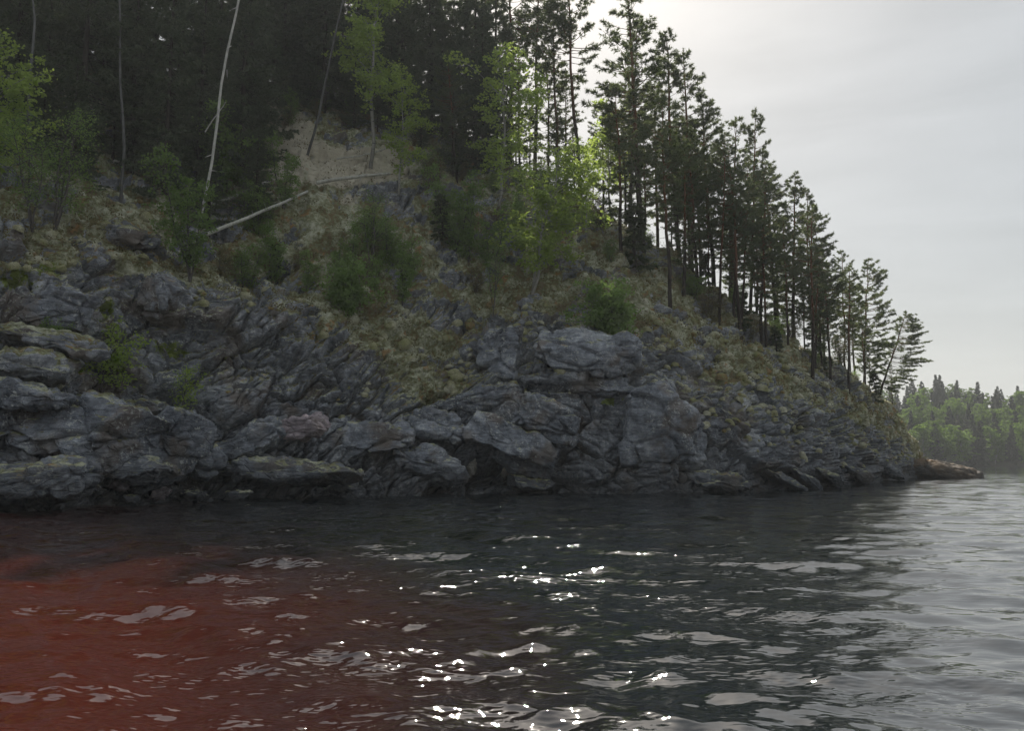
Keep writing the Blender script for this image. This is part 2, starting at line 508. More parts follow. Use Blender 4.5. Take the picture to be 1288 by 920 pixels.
# thin beds
def beds(th, seed):
    a = u / th + 0.15 * fbm(P * 0.9, 2, seed)
    L = np.floor(a); f = a - L
    r = h01(L, np.floor(lat / (th * 5) + h01(L, L, L, seed) * 7), L * 0, seed) - 0.5
    r2 = h01(L + 1, np.floor(lat / (th * 5) + h01(L + 1, L + 1, L + 1, seed) * 7), L * 0, seed) - 0.5
    k = sstep(0.78, 1.0, f)
    return r * (1 - k) + r2 * k - 0.35 * np.exp(-((f - 0.92) / 0.09) ** 2)
thin = (beds(0.55, 21) * 0.30 + beds(0.2, 22) * 0.10) * (1 - 0.65 * wr_)
fine = fbm(P * 1.7, 4, 33) * 0.20
ledge = 1 - 0.5 * np.exp(-((PX - 840) / 60) ** 2)                     # the smooth wall by the right of the boulders
rock_d = blocks * ledge + blocks2 * 0.9 + thin + fine
# mossy slope: humps and cushions
soil = (rockm < 0.99) & (TV < 6.2)
m1, m2, mid_ = worley_on(soil, P / np.array([0.85, 0.85, 0.6]), 51)
c1, c2, cid3 = worley_on(soil, P / np.array([0.34, 0.34, 0.28]) + warp[:, None], 52)
l1, l2, lid = worley_on(soil, P / np.array([2.3, 2.3, 1.5]) + 0.3 * warp[:, None], 53)
soft = 0.55 * big + 0.55 * fbm(P * 0.5, 3, 61) + 0.75 * (0.6 - np.minimum(l1, 0.9)) * (0.3 + lid) + 0.5 * (0.62 - np.minimum(m1, 0.9)) * (0.5 + mid_) + 0.24 * (0.6 - np.minimum(c1, 0.8)) * (0.4 + cid3)
low = sstep(0.6, 1.3, TV)
D = rockm * (rock_d + 0.7 * big) + (1 - rockm) * soft
D *= 1 - 0.75 * sstep(5.0, 6.5, TV)
D *= 1 - 0.6 * sstep(1080, 1165, PX)
# recesses seen in the cliff: (px, py, width px, height px, depth m)
ij = {}
cz = math.cos(PITCH); szp = math.sin(PITCH)
dyc = P[:, 1] * cz + (P[:, 2] - CAM_Z) * szp
dzc = -P[:, 1] * szp + (P[:, 2] - CAM_Z) * cz
SPX = W0 / 2 + F * P[:, 0] / dyc; SPY = H0 / 2 - F * dzc / dyc        # where the un-displaced rock sits in the view
def spot(px, py, w, h, power=2):
    return np.exp(-(np.abs((SPX - px) / (w / 2)) ** power + np.abs((SPY - py) / (h / 2)) ** power)) * (TV < 5.3)
for px, py, w, h, d in ((215, 470, 70, 80, 1.2), (150, 420, 60, 50, 0.7), (625, 585, 120, 46, 1.8), (350, 470, 150, 60, 0.7), (450, 500, 110, 60, 0.7),
                        (560, 515, 80, 25, 0.8), (780, 560, 90, 90, 0.5), (900, 575, 60, 50, 0.7), (1010, 560, 40, 40, 0.8), (695, 420, 12, 80, 0.9), (604, 440, 10, 70, 0.8)):
    D -= d * spot(px, py, w, h)
for px, py, w, h, d in ((640, 530, 110, 60, 0.8), (330, 430, 150, 90, 0.6), (60, 380, 90, 60, 0.6), (840, 540, 120, 110, 0.9), (735, 445, 110, 70, 0.7)):
    D += d * spot(px, py, w, h)
POS = P + NRM * (D * low + (1 - low) * fine)[:, None]
# keep the lip of the rock above water and the rest below
GP = POS.reshape(NR, NC, 3)
g_r = np.gradient(GP, axis=0); g_c = np.gradient(GP, axis=1)
gn = np.cross(g_c, g_r); gn /= np.linalg.norm(gn, axis=-1, keepdims=True) + 1e-9
gn *= np.sign((gn * nrm).sum(-1, keepdims=True) + 1e-9)
upz = gn[..., 2].reshape(-1)
moss = np.clip((1 - rockm) * 0.9 + 0.62 * sstep(0.28, 0.75, upz) * sstep(1.6, 2.4, TV) - 0.25 * (upz < 0.15), 0, 1)
moss = np.maximum(moss, 0.62 * tongue)
moss *= 1 - sstep(0.3, 1.2, (1.6 - POS[:, 2]))
bare = np.maximum.reduce([spot(450, 212, 140, 46, 4), spot(362, 185, 80, 110), spot(300, 265, 90, 20) * 0.5, spot(440, 250, 40, 30) * 0.6])  # pale ground patches; the tall one paints a glass reflection into the colour
vivid = np.maximum.reduce([spot(22, 352, 60, 34), spot(215, 432, 60, 30), spot(128, 395, 34, 46), spot(772, 462, 26, 14), spot(770, 500, 30, 14), spot(60, 340, 50, 26)])
tm = mesh_np('headland_terrain', POS, grid_faces(NR, NC), True, [M_CLIFF])
for nm, arr in (('moss', moss), ('bare', bare), ('vivid', vivid)):
    at_ = tm.attributes.new(nm, 'FLOAT', 'POINT'); at_.data.foreach_set('value', arr.astype(np.float32))
terrain = link('terrain', tm, None, kind='structure', label='steep grey gneiss headland with mossy slope above the dark water', category='headland')

def tcol(px):
    return float(np.interp(px, cols, np.arange(NC)))
def ground(px, t):
    """point of the finished ground at pixel column px and profile position t"""
    j = min(max(int(round(tcol(px))), 0), NC - 1); i = int(np.argmin(np.abs(tv - t)))
    return GP[i, j]
def ground_px(px, py):
    """nearest point of the finished ground that the photograph shows at a pixel"""
    j0 = int(tcol(px)); js = slice(max(j0 - 45, 0), min(j0 + 45, NC))
    q = GP[:, js]
    a = q[..., 1] * cz + (q[..., 2] - CAM_Z) * szp; b = -q[..., 1] * szp + (q[..., 2] - CAM_Z) * cz
    sx = W0 / 2 + F * q[..., 0] / a; sy = H0 / 2 - F * b / a
    d2 = (sx - px) ** 2 + (sy - py) ** 2
    good = d2 < 30
    if good.any():
        dd = np.where(good, q[..., 1], 1e9)
        k = np.unravel_index(np.argmin(dd), dd.shape)
    else:
        k = np.unravel_index(np.argmin(d2), d2.shape)
    return q[k]

# ------------------------------------------------------------------ water
az = np.concatenate([np.linspace(-180, -44, 30, endpoint=False), np.linspace(-44, 44, 540), np.linspace(44, 180, 31)[1:]])
rr = np.concatenate([np.linspace(0.6, 4.4, 10, endpoint=False), 4.4 * (130 / 4.4) ** np.linspace(0, 1, 560), 130 * (900 / 130) ** np.linspace(0, 1, 60)[1:]])
A_, R_ = np.meshgrid(R(1) * az, rr)
wx, wy = (R_ * np.sin(A_)).ravel(), (R_ * np.cos(A_)).ravel()
wr = R_.ravel()
rs = np.random.RandomState(7)
wz = np.zeros(len(wx)); wdx = np.zeros(len(wx)); wdy = np.zeros(len(wx))
gust = 0.5 + 0.5 * np.clip(1.6 * perlin(np.stack([wx * 0.16, wy * 0.07, wx * 0], -1), 4), -1, 1)
shelter = 0.94 - 0.44 * sstep(-7.0, 6.0, wx - 0.12 * wy)
NW = 64
for i in range(NW):
    lam = 0.22 * (4.2 / 0.22) ** (i / (NW - 1))
    lam *= rs.uniform(0.93, 1.07)
    k = 2 * math.pi / lam
    spread = 34 if lam > 0.9 else 62
    th = R(-118 + rs.normal(0, spread))                 # the swell runs towards the camera and to the left
    slope = 0.034 * (1.0 if lam < 1.6 else (1.6 / lam) ** 0.45) * (1.0 if lam < 0.4 else 1.25 if lam < 0.9 else 1.2)
    amp = slope / k
    att = sstep(2.2, 6.0, lam / (wr * 0.0062 + 1e-6)) if lam < 3 else sstep(1.5, 4, lam / (wr * 0.0062 + 1e-6))
    loc = shelter * (0.65 + 0.7 * gust if lam < 1.2 else 1.0)
    ph = k * (wx * math.cos(th) + wy * math.sin(th)) + rs.uniform(0, 6.28)
    wz += att * loc * amp * np.cos(ph)
    wdx -= 0.75 * att * loc * amp * math.cos(th) * np.sin(ph)
    wdy -= 0.75 * att * loc * amp * math.sin(th) * np.sin(ph)
WV = np.stack([wx + wdx, wy + wdy, wz], -1)
M_WATER, t, b = nodes_of('lake_water_red_reflection')
g = t.nodes.new('ShaderNodeNewGeometry'); pos = g.outputs['Position']
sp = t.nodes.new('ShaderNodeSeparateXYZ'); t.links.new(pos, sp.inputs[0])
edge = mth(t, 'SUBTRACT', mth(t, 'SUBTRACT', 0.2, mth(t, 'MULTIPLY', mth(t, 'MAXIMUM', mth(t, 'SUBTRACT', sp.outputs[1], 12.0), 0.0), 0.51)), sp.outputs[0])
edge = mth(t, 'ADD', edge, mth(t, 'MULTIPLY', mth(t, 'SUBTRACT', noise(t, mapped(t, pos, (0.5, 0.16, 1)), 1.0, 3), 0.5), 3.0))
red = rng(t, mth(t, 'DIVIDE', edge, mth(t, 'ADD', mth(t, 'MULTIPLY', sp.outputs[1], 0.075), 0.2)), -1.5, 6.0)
wc = mix(t, red, (0.007, 0.010, 0.012), (0.052, 0.012, 0.008))  # red reflection from the window glass, painted into the water colour
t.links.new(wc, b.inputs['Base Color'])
b.inputs['Roughness'].default_value = 0.03
b.inputs['IOR'].default_value = 1.8
bp = t.nodes.new('ShaderNodeBump'); bp.inputs['Strength'].default_value = 1.0; bp.inputs['Distance'].default_value = 1.0
cdn = t.nodes.new('ShaderNodeVectorMath'); cdn.operation = 'LENGTH'; t.links.new(pos, cdn.inputs[0])
far = rng(t, cdn.outputs['Value'], 8, 50, 0.45, 1.0)
gm = rng(t, noise(t, mapped(t, pos, (0.5, 0.9, 1), (0, 0, 0.3)), 0.5, 2), 0.38, 0.62, 0.25, 1.0)
gm = mth(t, 'MULTIPLY', gm, rng(t, mth(t, 'SUBTRACT', sp.outputs[0], mth(t, 'MULTIPLY', sp.outputs[1], 0.10)), 0.5, 5.0, 1.0, 0.25))
h1 = mth(t, 'MULTIPLY', mth(t, 'MULTIPLY', noise(t, mapped(t, pos, (1.0, 1.7, 1), (0, 0, 0.35)), 6.0, 1, 0.45), 0.030), gm)
h2 = mth(t, 'MULTIPLY', mth(t, 'MULTIPLY', noise(t, mapped(t, pos, (0.8, 1.5, 1), (0, 0, 0.35)), 1.3, 2, 0.5), 0.12), mth(t, 'MULTIPLY', far, rng(t, mth(t, 'SUBTRACT', sp.outputs[0], mth(t, 'MULTIPLY', sp.outputs[1], 0.10)), 0.5, 6.0, 1.0, 0.3)))
t.links.new(mth(t, 'ADD', h1, h2), bp.inputs['Height'])
t.links.new(bp.outputs[0], b.inputs['Normal'])
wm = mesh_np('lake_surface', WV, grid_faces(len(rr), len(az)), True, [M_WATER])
link('water', wm, None, kind='structure', label='dark choppy lake water with sun glints and a red window reflection painted into its colour', category='lake')

# ------------------------------------------------------------------ rocks
def rock_mesh(name, size, seed, boxy=3.0, n=24, bedh=0.28, rough=1.0, mat=M_ROCK):
    """a boulder: rounded box with joints, bedding notches and pitting; size = full extents in metres"""
    lin = np.linspace(-1, 1, n)
    vs_, fs_ = [], []
    off = 0
    for ax in range(3):
        for sg in (-1, 1):
            a, b_ = np.meshgrid(lin, lin, indexing='ij')
            v = np.zeros((n * n, 3)); v[:, ax] = sg
            v[:, (ax + 1) % 3] = a.ravel(); v[:, (ax + 2) % 3] = b_.ravel()
            f = grid_faces(n, n)
            if sg > 0: f = f[:, ::1]
            else: f = f[:, ::-1]
            vs_.append(v); fs_.append(f + off); off += n * n
    v = np.concatenate(vs_); f = np.concatenate(fs_)
    d = v / (np.sum(np.abs(v) ** boxy, 1) ** (1 / boxy))[:, None]
    sz = np.array(size) / 2
    p = d * sz
    rr_ = np.random.RandomState(seed * 7 + 1)
    for _ in range(14):                                # broken faces
        pn = rr_.normal(size=3) / sz; pn /= np.linalg.norm(pn)
        lim = np.max(p @ pn) * rr_.uniform(0.62, 0.93)
        ov = np.maximum(0, p @ pn - lim)
        p = p - pn * (ov * 0.92)[:, None]
    nn = d / sz; nn /= np.linalg.norm(nn, axis=1, keepdims=True)
    ms = float(min(size))
    w = p + seed * 13.7
    big_ = fbm(w / (ms * 0.9), 3, seed) * ms * 0.11
    a1, a2, ci, tl_ = worley(w / np.array([ms * 0.8, ms * 0.8, ms * 0.5]), seed + 2, True)
    blk = ((ci - 0.5) * 0.15 - 0.12 * np.exp(-((a2 - a1) / 0.07) ** 2) + 0.10 * tl_) * ms
    uu = w[:, 2] / bedh + 0.6 * fbm(w * 0.8, 2, seed + 4)
    L = np.floor(uu); ff = uu - L
    patch = sstep(-0.1, 0.35, fbm(w * 0.5, 2, seed + 9))
    bd = patch * ((h01(L, L * 0, L * 0, seed) - 0.5) * 0.09 - 0.07 * np.exp(-((ff - 0.9) / 0.12) ** 2))
    fi = fbm(w * 2.3, 4, seed + 6, 0.6) * 0.12
    p = p + nn * (big_ + rough * (blk + bd * min(1.0, ms) + fi))[:, None]
    # weld seams of the six faces
    key = np.round(v * 4096).astype(np.int64)
    _, first, inv = np.unique(key, axis=0, return_index=True, return_inverse=True)
    inv = inv.ravel()
    return mesh_np(name, p[first], inv[f], True, [mat])

def rock(name, px, py, wpx, hpx, depth, front, tilt, seed, label, group='', yaw=0.0, pitch=0.0, boxy=3.0, mat=M_ROCK, bedh=0.28, rough=1.0, n=24, Y=None, parent=None):
    """rock centred on a pixel; front = metres its centre stands in front of the cliff there"""
    if Y is None:
        Y = float(ground_px(px, py)[1]) - front * 0.55
    c = at(px, py, Y)
    s = Y / F
    o = link(name, rock_mesh(name, (wpx * s, depth, hpx * s), seed, boxy, n, bedh, rough, mat), parent)
    o.location = c
    o.rotation_euler = Euler((R(pitch), R(tilt), R(yaw)))
    if label:
        o['label'] = label; o['category'] = 'rock'
    if group: o['group'] = group
    return o

G_SL = 'layered slabs at the water edge'
rock('rock_slab', 96, 545, 372, 108, 6.0, 1.4, 11, 1, 'long finely layered dark slab sloping down to the right, below the bright sapling', G_SL, boxy=3.0, bedh=0.34, n=64, rough=1.3)
rock('rock_slab', 30, 498, 130, 34, 3.0, 1.3, 6, 2, 'lichen-topped layered block on the upper end of the long layered slab', G_SL, boxy=3.2, bedh=0.2, n=28)
rock('rock_slab', 222, 570, 110, 62, 3.4, 0.9, 30, 3, 'steep cracked slab end dipping to the water right of the long layered slab', G_SL, boxy=3, bedh=0.2, n=28)
rock('rock_slab', 40, 606, 170, 54, 3.6, 1.9, -8, 4, 'low lichen-spotted rock at the water edge in the lower left corner', G_SL, mat=M_ROCK, boxy=2.8, n=32)
rock('rock_slab', 165, 594, 120, 34, 3.0, 2.0, 4, 5, 'flat-topped shadowed shelf above the cluster of pale shore stones', G_SL, boxy=4, n=26)
G_B = 'boulders on the cliff'
rock('boulder', 78, 385, 104, 66, 2.6, 0.5, 4, 6, 'smooth grey boulder under the mossy knoll near the yellow-green moss', G_B, boxy=2.6, rough=0.7, n=28)
rock('boulder', 205, 375, 62, 70, 2.2, 0.2, 10, 7, 'rough upright boulder right of the smooth grey boulder', G_B, boxy=2.6, n=26)
rock('boulder', 60, 428, 150, 30, 2.6, 0.4, 11, 8, 'flat lichen-covered ledge stone below the smooth grey boulder', G_B, boxy=3.5, mat=M_ROCK_MOSS, n=24)
rock('boulder', 45, 462, 130, 44, 2.8, 0.6, 13, 9, 'mossy rounded block resting on the long layered slab', G_B, boxy=3, mat=M_ROCK_MOSS, n=24)
rock('boulder', 178, 512, 60, 22, 1.8, 0.6, 3, 10, 'small mossy flat stone in front of the dark recess', G_B, boxy=4, mat=M_ROCK_MOSS, n=18)
rock('boulder', 158, 296, 90, 44, 2.4, 0.3, 6, 11, 'moss-capped grey rock on the knoll left of the green bush', G_B, boxy=2.6, mat=M_ROCK_MOSS, n=24)
rock('boulder', 300, 560, 120, 46, 2.6, 0.7, -28, 12, 'folded grey rock rising to the right beside the pinkish rock', G_B, boxy=2.8, bedh=0.2, n=26)
rock('boulder', 372, 540, 92, 40, 2.0, 0.8, -14, 13, 'pinkish brown fractured rock at the foot of the cliff', G_B, boxy=3, mat=M_ROCK_PINK, n=26)
rock('boulder', 362, 596, 190, 36, 3.0, 0.8, 3, 14, 'long low rock lying along the waterline below the pinkish rock', G_B, boxy=3.2, n=30)
rock('boulder', 470, 556, 110, 62, 2.6, 0.7, -6, 15, 'broad rounded rock left of the domed boulder at the waterline', G_B, boxy=2.5, n=26)
rock('boulder', 548, 538, 76, 46, 2.2, 0.9, 10, 16, 'domed pockmarked boulder left of the undercut boulder', G_B, boxy=2.4, n=26, rough=0.8)
rock('boulder', 545, 586, 100, 46, 2.4, 0.6, 12, 17, 'dark wet rock under the domed boulder', G_B, boxy=2.6, n=24)
rock('boulder', 592, 505, 130, 34, 2.4, 0.5, -16, 18, 'finely banded slab behind the undercut boulder', G_B, boxy=2.8, bedh=0.14, n=28)
rock('boulder', 676, 525, 104, 62, 3.2, 1.4, 22, 19, 'big pale fractured boulder with slanting cracks, upper half of the undercut pile', G_B, boxy=3.4, bedh=0.3, n=34)
rock('boulder', 640, 556, 124, 44, 3.0, 1.7, 24, 20, 'thick slanting slab lying under the pale fractured boulder', G_B, boxy=4, bedh=0.4, n=30, rough=0.7)
rock('boulder', 662, 584, 92, 32, 2.6, 1.2, 16, 21, 'lowest slanting slab above the little cave at the waterline', G_B, boxy=4, bedh=0.4, n=26, rough=0.6)
rock('boulder', 665, 608, 66, 20, 2.4, 1.0, 3, 22, 'flat wet stone just above the water below the little cave', G_B, boxy=4, n=20, rough=0.6)
rock('pale_stone', 595, 588, 13, 28, 0.5, 0.8, 14, 23, 'pale yellowish upright stone left of the little cave', 'pale stones in the little cave', boxy=1.6, mat=M_PALE, n=12)
rock('pale_stone', 635, 597, 12, 17, 0.5, 1.0, -8, 24, 'pale pointed stone inside the little cave under the slanting slab', 'pale stones in the little cave', boxy=1.5, mat=M_PALE, n=12)
rock('boulder', 632, 448, 54, 78, 2.4, 0.3, 3, 25, 'upright cracked pillar block between two dark clefts', G_B, boxy=5, bedh=0.5, n=28)
rock('boulder', 738, 442, 132, 60, 2.6, -0.7, 9, 26, 'big smooth square-edged block under the pale moss rim', G_B, boxy=4.5, bedh=0.5, n=32, rough=0.6)
rock('boulder', 745, 484, 120, 30, 2.2, -0.3, 14, 27, 'thin tilted slab under the big smooth block', G_B, boxy=3.5, bedh=0.2, n=26)
rock('boulder', 838, 540, 112, 130, 3.4, 0.2, 8, 28, 'tall smooth banded wall block with a narrow dark crack', G_B, boxy=3.2, bedh=0.5, n=36, rough=0.7)
rock('boulder', 905, 606, 80, 28, 2.4, 0.7, 8, 29, 'low brown rock hump at the waterline right of the banded wall', G_B, boxy=2.6, n=22)
G_R = 'tilted shore plates'
for i, (px, py, w, h, ti, lb) in enumerate((
        (985, 606, 62, 15, 28, 'leftmost of the glossy tilted plates sliding into the water'),
        (1012, 605, 50, 14, 34, 'second glossy tilted plate from the banded wall, at the waterline'),
        (1045, 603, 46, 16, 30, 'third glossy tilted plate along the headland waterline'),
        (1078, 598, 48, 22, 26, 'pale-topped tilted shore rock before the headland tip'),
        (1122, 596, 34, 16, 30, 'small dark shore rock close to the headland tip'))):
    rock('shore_plate', px, py, w, h, 2.2, 0.4, ti, 40 + i, lb, G_R, boxy=3.2, n=20, rough=0.7)
st = [(150, 612, 26, 12), (182, 616, 26, 14), (165, 628, 22, 10), (203, 622, 20, 16), (120, 618, 30, 10), (246, 622, 40, 12), (40, 622, 44, 14), (300, 622, 36, 10), (430, 614, 50, 12)]
for i, (px, py, w, h) in enumerate(st):
    rock('stone', px, py, w, h, 0.9, 0.9, random.Random(i).uniform(-12, 16), 60 + i, '', '', boxy=2.4, mat=M_ROCK if i % 3 else M_ROCK_PINK, n=14, parent=terrain)
# islet off the tip
rock('shore_islet', 1182, 598, 140, 36, 8.0, 0, 9, 80, 'low ochre-brown rock islet off the tip of the headland', '', boxy=1.9, mat=M_ISLET, n=40, rough=0.8, Y=94, bedh=0.35)

# ------------------------------------------------------------------ plants: shared builders
def tube(pts, rad, sides=6):
    pts = np.asarray(pts, float); k = len(pts)
    d = np.gradient(pts, axis=0); d /= np.linalg.norm(d, axis=1, keepdims=True) + 1e-9
    ref = np.where(np.abs(d[:, 2:3]) > 0.9, np.array([[1.0, 0, 0]]), np.array([[0, 0, 1.0]]))
    a = np.cross(d, ref); a /= np.linalg.norm(a, axis=1, keepdims=True) + 1e-9
    b_ = np.cross(d, a)
    an = np.linspace(0, 2 * math.pi, sides, endpoint=False)
    v = pts[:, None, :] + np.asarray(rad)[:, None, None] * (np.cos(an)[None, :, None] * a[:, None, :] + np.sin(an)[None, :, None] * b_[:, None, :])
    f = []
    for i in range(k - 1):
        for s_ in range(sides):
            s2 = (s_ + 1) % sides
            f.append((i * sides + s_, i * sides + s2, (i + 1) * sides + s2, (i + 1) * sides + s_))
    return v.reshape(-1, 3), np.array(f)

class Wood:
    def __init__(s): s.v, s.f, s.n = [], [], 0
    def add(s, pts, rad, sides=5):
        v, f = tube(pts, rad, sides); s.v.append(v); s.f.append(f + s.n); s.n += len(v)
    def mesh(s, name, mat):
        return mesh_np(name, np.concatenate(s.v), np.concatenate(s.f), True, [mat])

def blades(rs_, T, Dv, per, length, width, spread=0.9):
    """needle blades: per triangles at each tuft T pointing round Dv"""
    n = len(T)
    T = np.repeat(T, per, 0); Dv = np.repeat(Dv, per, 0)
    r = rs_.normal(size=(n * per, 3)); r /= np.linalg.norm(r, axis=1, keepdims=True)
    d = Dv * 0.75 + r * spread; d /= np.linalg.norm(d, axis=1, keepdims=True) + 1e-9
    sd_ = np.cross(d, rs_.normal(size=(n * per, 3))); sd_ /= np.linalg.norm(sd_, axis=1, keepdims=True) + 1e-9
    L = length * rs_.uniform(0.6, 1.15, (n * per, 1)); w_ = width * rs_.uniform(0.7, 1.2, (n * per, 1)) * 0.5
    a = T + sd_ * w_; b_ = T - sd_ * w_; c_ = T + d * L
    v = np.stack([a, b_, c_], 1).reshape(-1, 3)
    return v, np.arange(len(v)).reshape(-1, 3)

def leaves(rs_, T, size):
    n = len(T)
    a = rs_.normal(size=(n, 3)); a[:, 2] *= 0.7; a /= np.linalg.norm(a, axis=1, keepdims=True)
    b_ = np.cross(a, rs_.normal(size=(n, 3))); b_ /= np.linalg.norm(b_, axis=1, keepdims=True)
    s_ = size * rs_.uniform(0.6, 1.25, (n, 1))
    v = np.stack([T - a * s_ * 0.55, T + b_ * s_ * 0.36, T + a * s_ * 0.55, T - b_ * s_ * 0.36], 1).reshape(-1, 3)
    return v, np.arange(len(v)).reshape(-1, 4)

def pine(seed, h=16.0, crown=0.55, reach=0.15, bias=None, dens=1.0, bend=0.3):
    r_ = np.random.RandomState(seed); w = Wood()
    k = 12; zz = np.linspace(0, 1, k)
    ax = np.cumsum(r_.normal(0, 1, (k, 2)), 0) * bend * 0.10; ax -= ax[0]
    tp = np.stack([ax[:, 0], ax[:, 1], zz * h], -1)
    w.add(tp, h * 0.0085 * (1 - zz) ** 0.75 + 0.012, 7)
    cx = lambda z: np.array([np.interp(z, zz * h, tp[:, 0]), np.interp(z, zz * h, tp[:, 1]), z])
    T, Dr = [], []
    z = h * (1 - crown)
    # dead lower snags
    for _ in range(r_.randint(7, 14)):
        z0 = r_.uniform(h * 0.18, h * (1 - crown) + 0.8); a = r_.uniform(0, 6.28); L = r_.uniform(0.3, 1.3)
        p0 = cx(z0); d = np.array([math.cos(a), math.sin(a), r_.uniform(-0.25, 0.2)])
        w.add([p0, p0 + d * L * 0.5, p0 + d * L + np.array([0, 0, -0.1])], [0.025, 0.016, 0.006], 3)
    while z < h - 0.15:
        tt = (z - h * (1 - crown)) / (h * crown)
        prof = (0.45 + 1.2 * tt) if tt < 0.35 else 0.87 * ((1 - tt) / 0.65) ** 0.62
        for _ in range(r_.randint(3, 6)):
            if r_.rand() < 0.16: continue
            a = r_.uniform(0, 6.28)
            if bias is not None and r_.rand() < 0.45: a = bias + r_.normal(0, 0.5)
            L = max(0.25, h * reach * prof * r_.uniform(0.5, 1.25))
            if bias is not None: L *= 1 + 0.45 * math.cos(a - bias)
            up = -0.12 + 0.75 * tt ** 1.3 + r_.normal(0, 0.10)
            p0 = cx(min(z + r_.uniform(-0.15, 0.15), h)); hd = np.array([math.cos(a), math.sin(a), 0])
            s5 = np.linspace(0, 1, 6)
            side = np.array([-hd[1], hd[0], 0]) * r_.normal(0, 0.10)
            pts = p0 + hd * (s5 * L)[:, None] * 0.97 + np.array([0, 0, 1]) * (s5 * L * up + 0.22 * L * s5 ** 2.5)[:, None] + side * (s5 ** 2 * L)[:, None]
            w.add(pts, 0.016 * L ** 0.7 * (1.15 - s5) + 0.004, 3)
            ntw = int(max(3, L * 6.5 * dens))
            for q_ in range(ntw):
                s_ = r_.uniform(0.30, 1.0) ** 0.75
                bp_ = np.array([np.interp(s_, s5, pts[:, c_]) for c_ in range(3)])
                sa = r_.choice((-1, 1)) * r_.uniform(0.3, 1.1)
                td = np.array([hd[0] * math.cos(sa) - hd[1] * math.sin(sa), hd[0] * math.sin(sa) + hd[1] * math.cos(sa), 0.22 + r_.normal(0, 0.18)])
                tl = (0.16 + 0.34 * (1.15 - s_)) * min(1.0, 0.4 + L * 0.4) * r_.uniform(0.6, 1.3)
                for e_ in (0.35, 0.7, 1.0):
                    T.append(bp_ + td * tl * e_ + r_.normal(0, 0.02, 3)); Dr.append(td)
            T.append(pts[-1]); Dr.append(hd + np.array([0, 0, 0.4]))
        z += r_.uniform(0.26, 0.46) * (h / 16.0) ** 0.5
    for e_ in np.linspace(h - 0.5, h, 4):
        T.append(cx(e_)); Dr.append(np.array([0, 0, 1.0]))
    T = np.array(T); Dr = np.array(Dr)
    v, f = blades(r_, T, Dr, 8, 0.23, 0.050)
    return w.mesh('pine_trunk', M_PINE_BARK), mesh_np('pine_crown', v, f, False, [M_PINE]), h

def spruce(seed, h=18.0, reach=0.16, start=0.08, per=7, dens=1.0, blade=0.26, mat=None, bw=0.06):
    r_ = np.random.RandomState(seed); w = Wood()
    zz = np.linspace(0, 1, 8)
    tp = np.stack([0.05 * np.sin(zz * 5 + seed), 0.05 * np.cos(zz * 4 + seed), zz * h], -1)
    w.add(tp, h * 0.010 * (1 - zz) ** 0.8 + 0.012, 6)
    T, Dr = [], []
    z = h * start
    while z < h - 0.1:
        tt = z / h
        for _ in range(r_.randint(3, 6)):
            if r_.rand() < 0.12: continue
            a = r_.uniform(0, 6.28); L = max(0.15, h * reach * (1 - tt) ** 0.85 * r_.uniform(0.65, 1.15))
            if tt < 0.25 and r_.rand() < 0.45:
                L *= 0.6
            hd = np.array([math.cos(a), math.sin(a), 0]); s5 = np.linspace(0, 1, 5)
            pts = np.array([0, 0, z]) + hd * (s5 * L)[:, None] + np.array([0, 0, 1]) * (-(0.45 - 0.5 * tt) * s5 * L + 0.25 * L * s5 ** 2.6)[:, None]
            w.add(pts, 0.014 * L ** 0.7 * (1.1 - s5) + 0.003, 3)
            for q_ in range(int(max(3, L * 7 * dens))):
                s_ = r_.uniform(0.15, 1.0)
                bp_ = np.array([np.interp(s_, s5, pts[:, c_]) for c_ in range(3)])
                sa = r_.choice((-1, 1)) * r_.uniform(0.4, 1.2)
                td = np.array([hd[0] * math.cos(sa) - hd[1] * math.sin(sa), hd[0] * math.sin(sa) + hd[1] * math.cos(sa), -0.35 + r_.normal(0, 0.15)])
                tl = 0.45 * (1.2 - s_) * min(1, L * 0.5) + 0.08
                for e_ in (0.3, 0.65, 1.0):
                    T.append(bp_ + td * tl * e_); Dr.append(td)
        z += r_.uniform(0.24, 0.40) * (h / 18.0) ** 0.5
    T.append(np.array([0, 0, h - 0.1])); Dr.append(np.array([0, 0, 1.0]))
    T = np.array(T); Dr = np.array(Dr)
    v, f = blades(r_, T, Dr, per, blade, bw, 0.7)
    return w.mesh('spruce_trunk', M_SPRUCE_BARK), mesh_np('spruce_crown', v, f, False, [mat or M_SPRUCE]), h

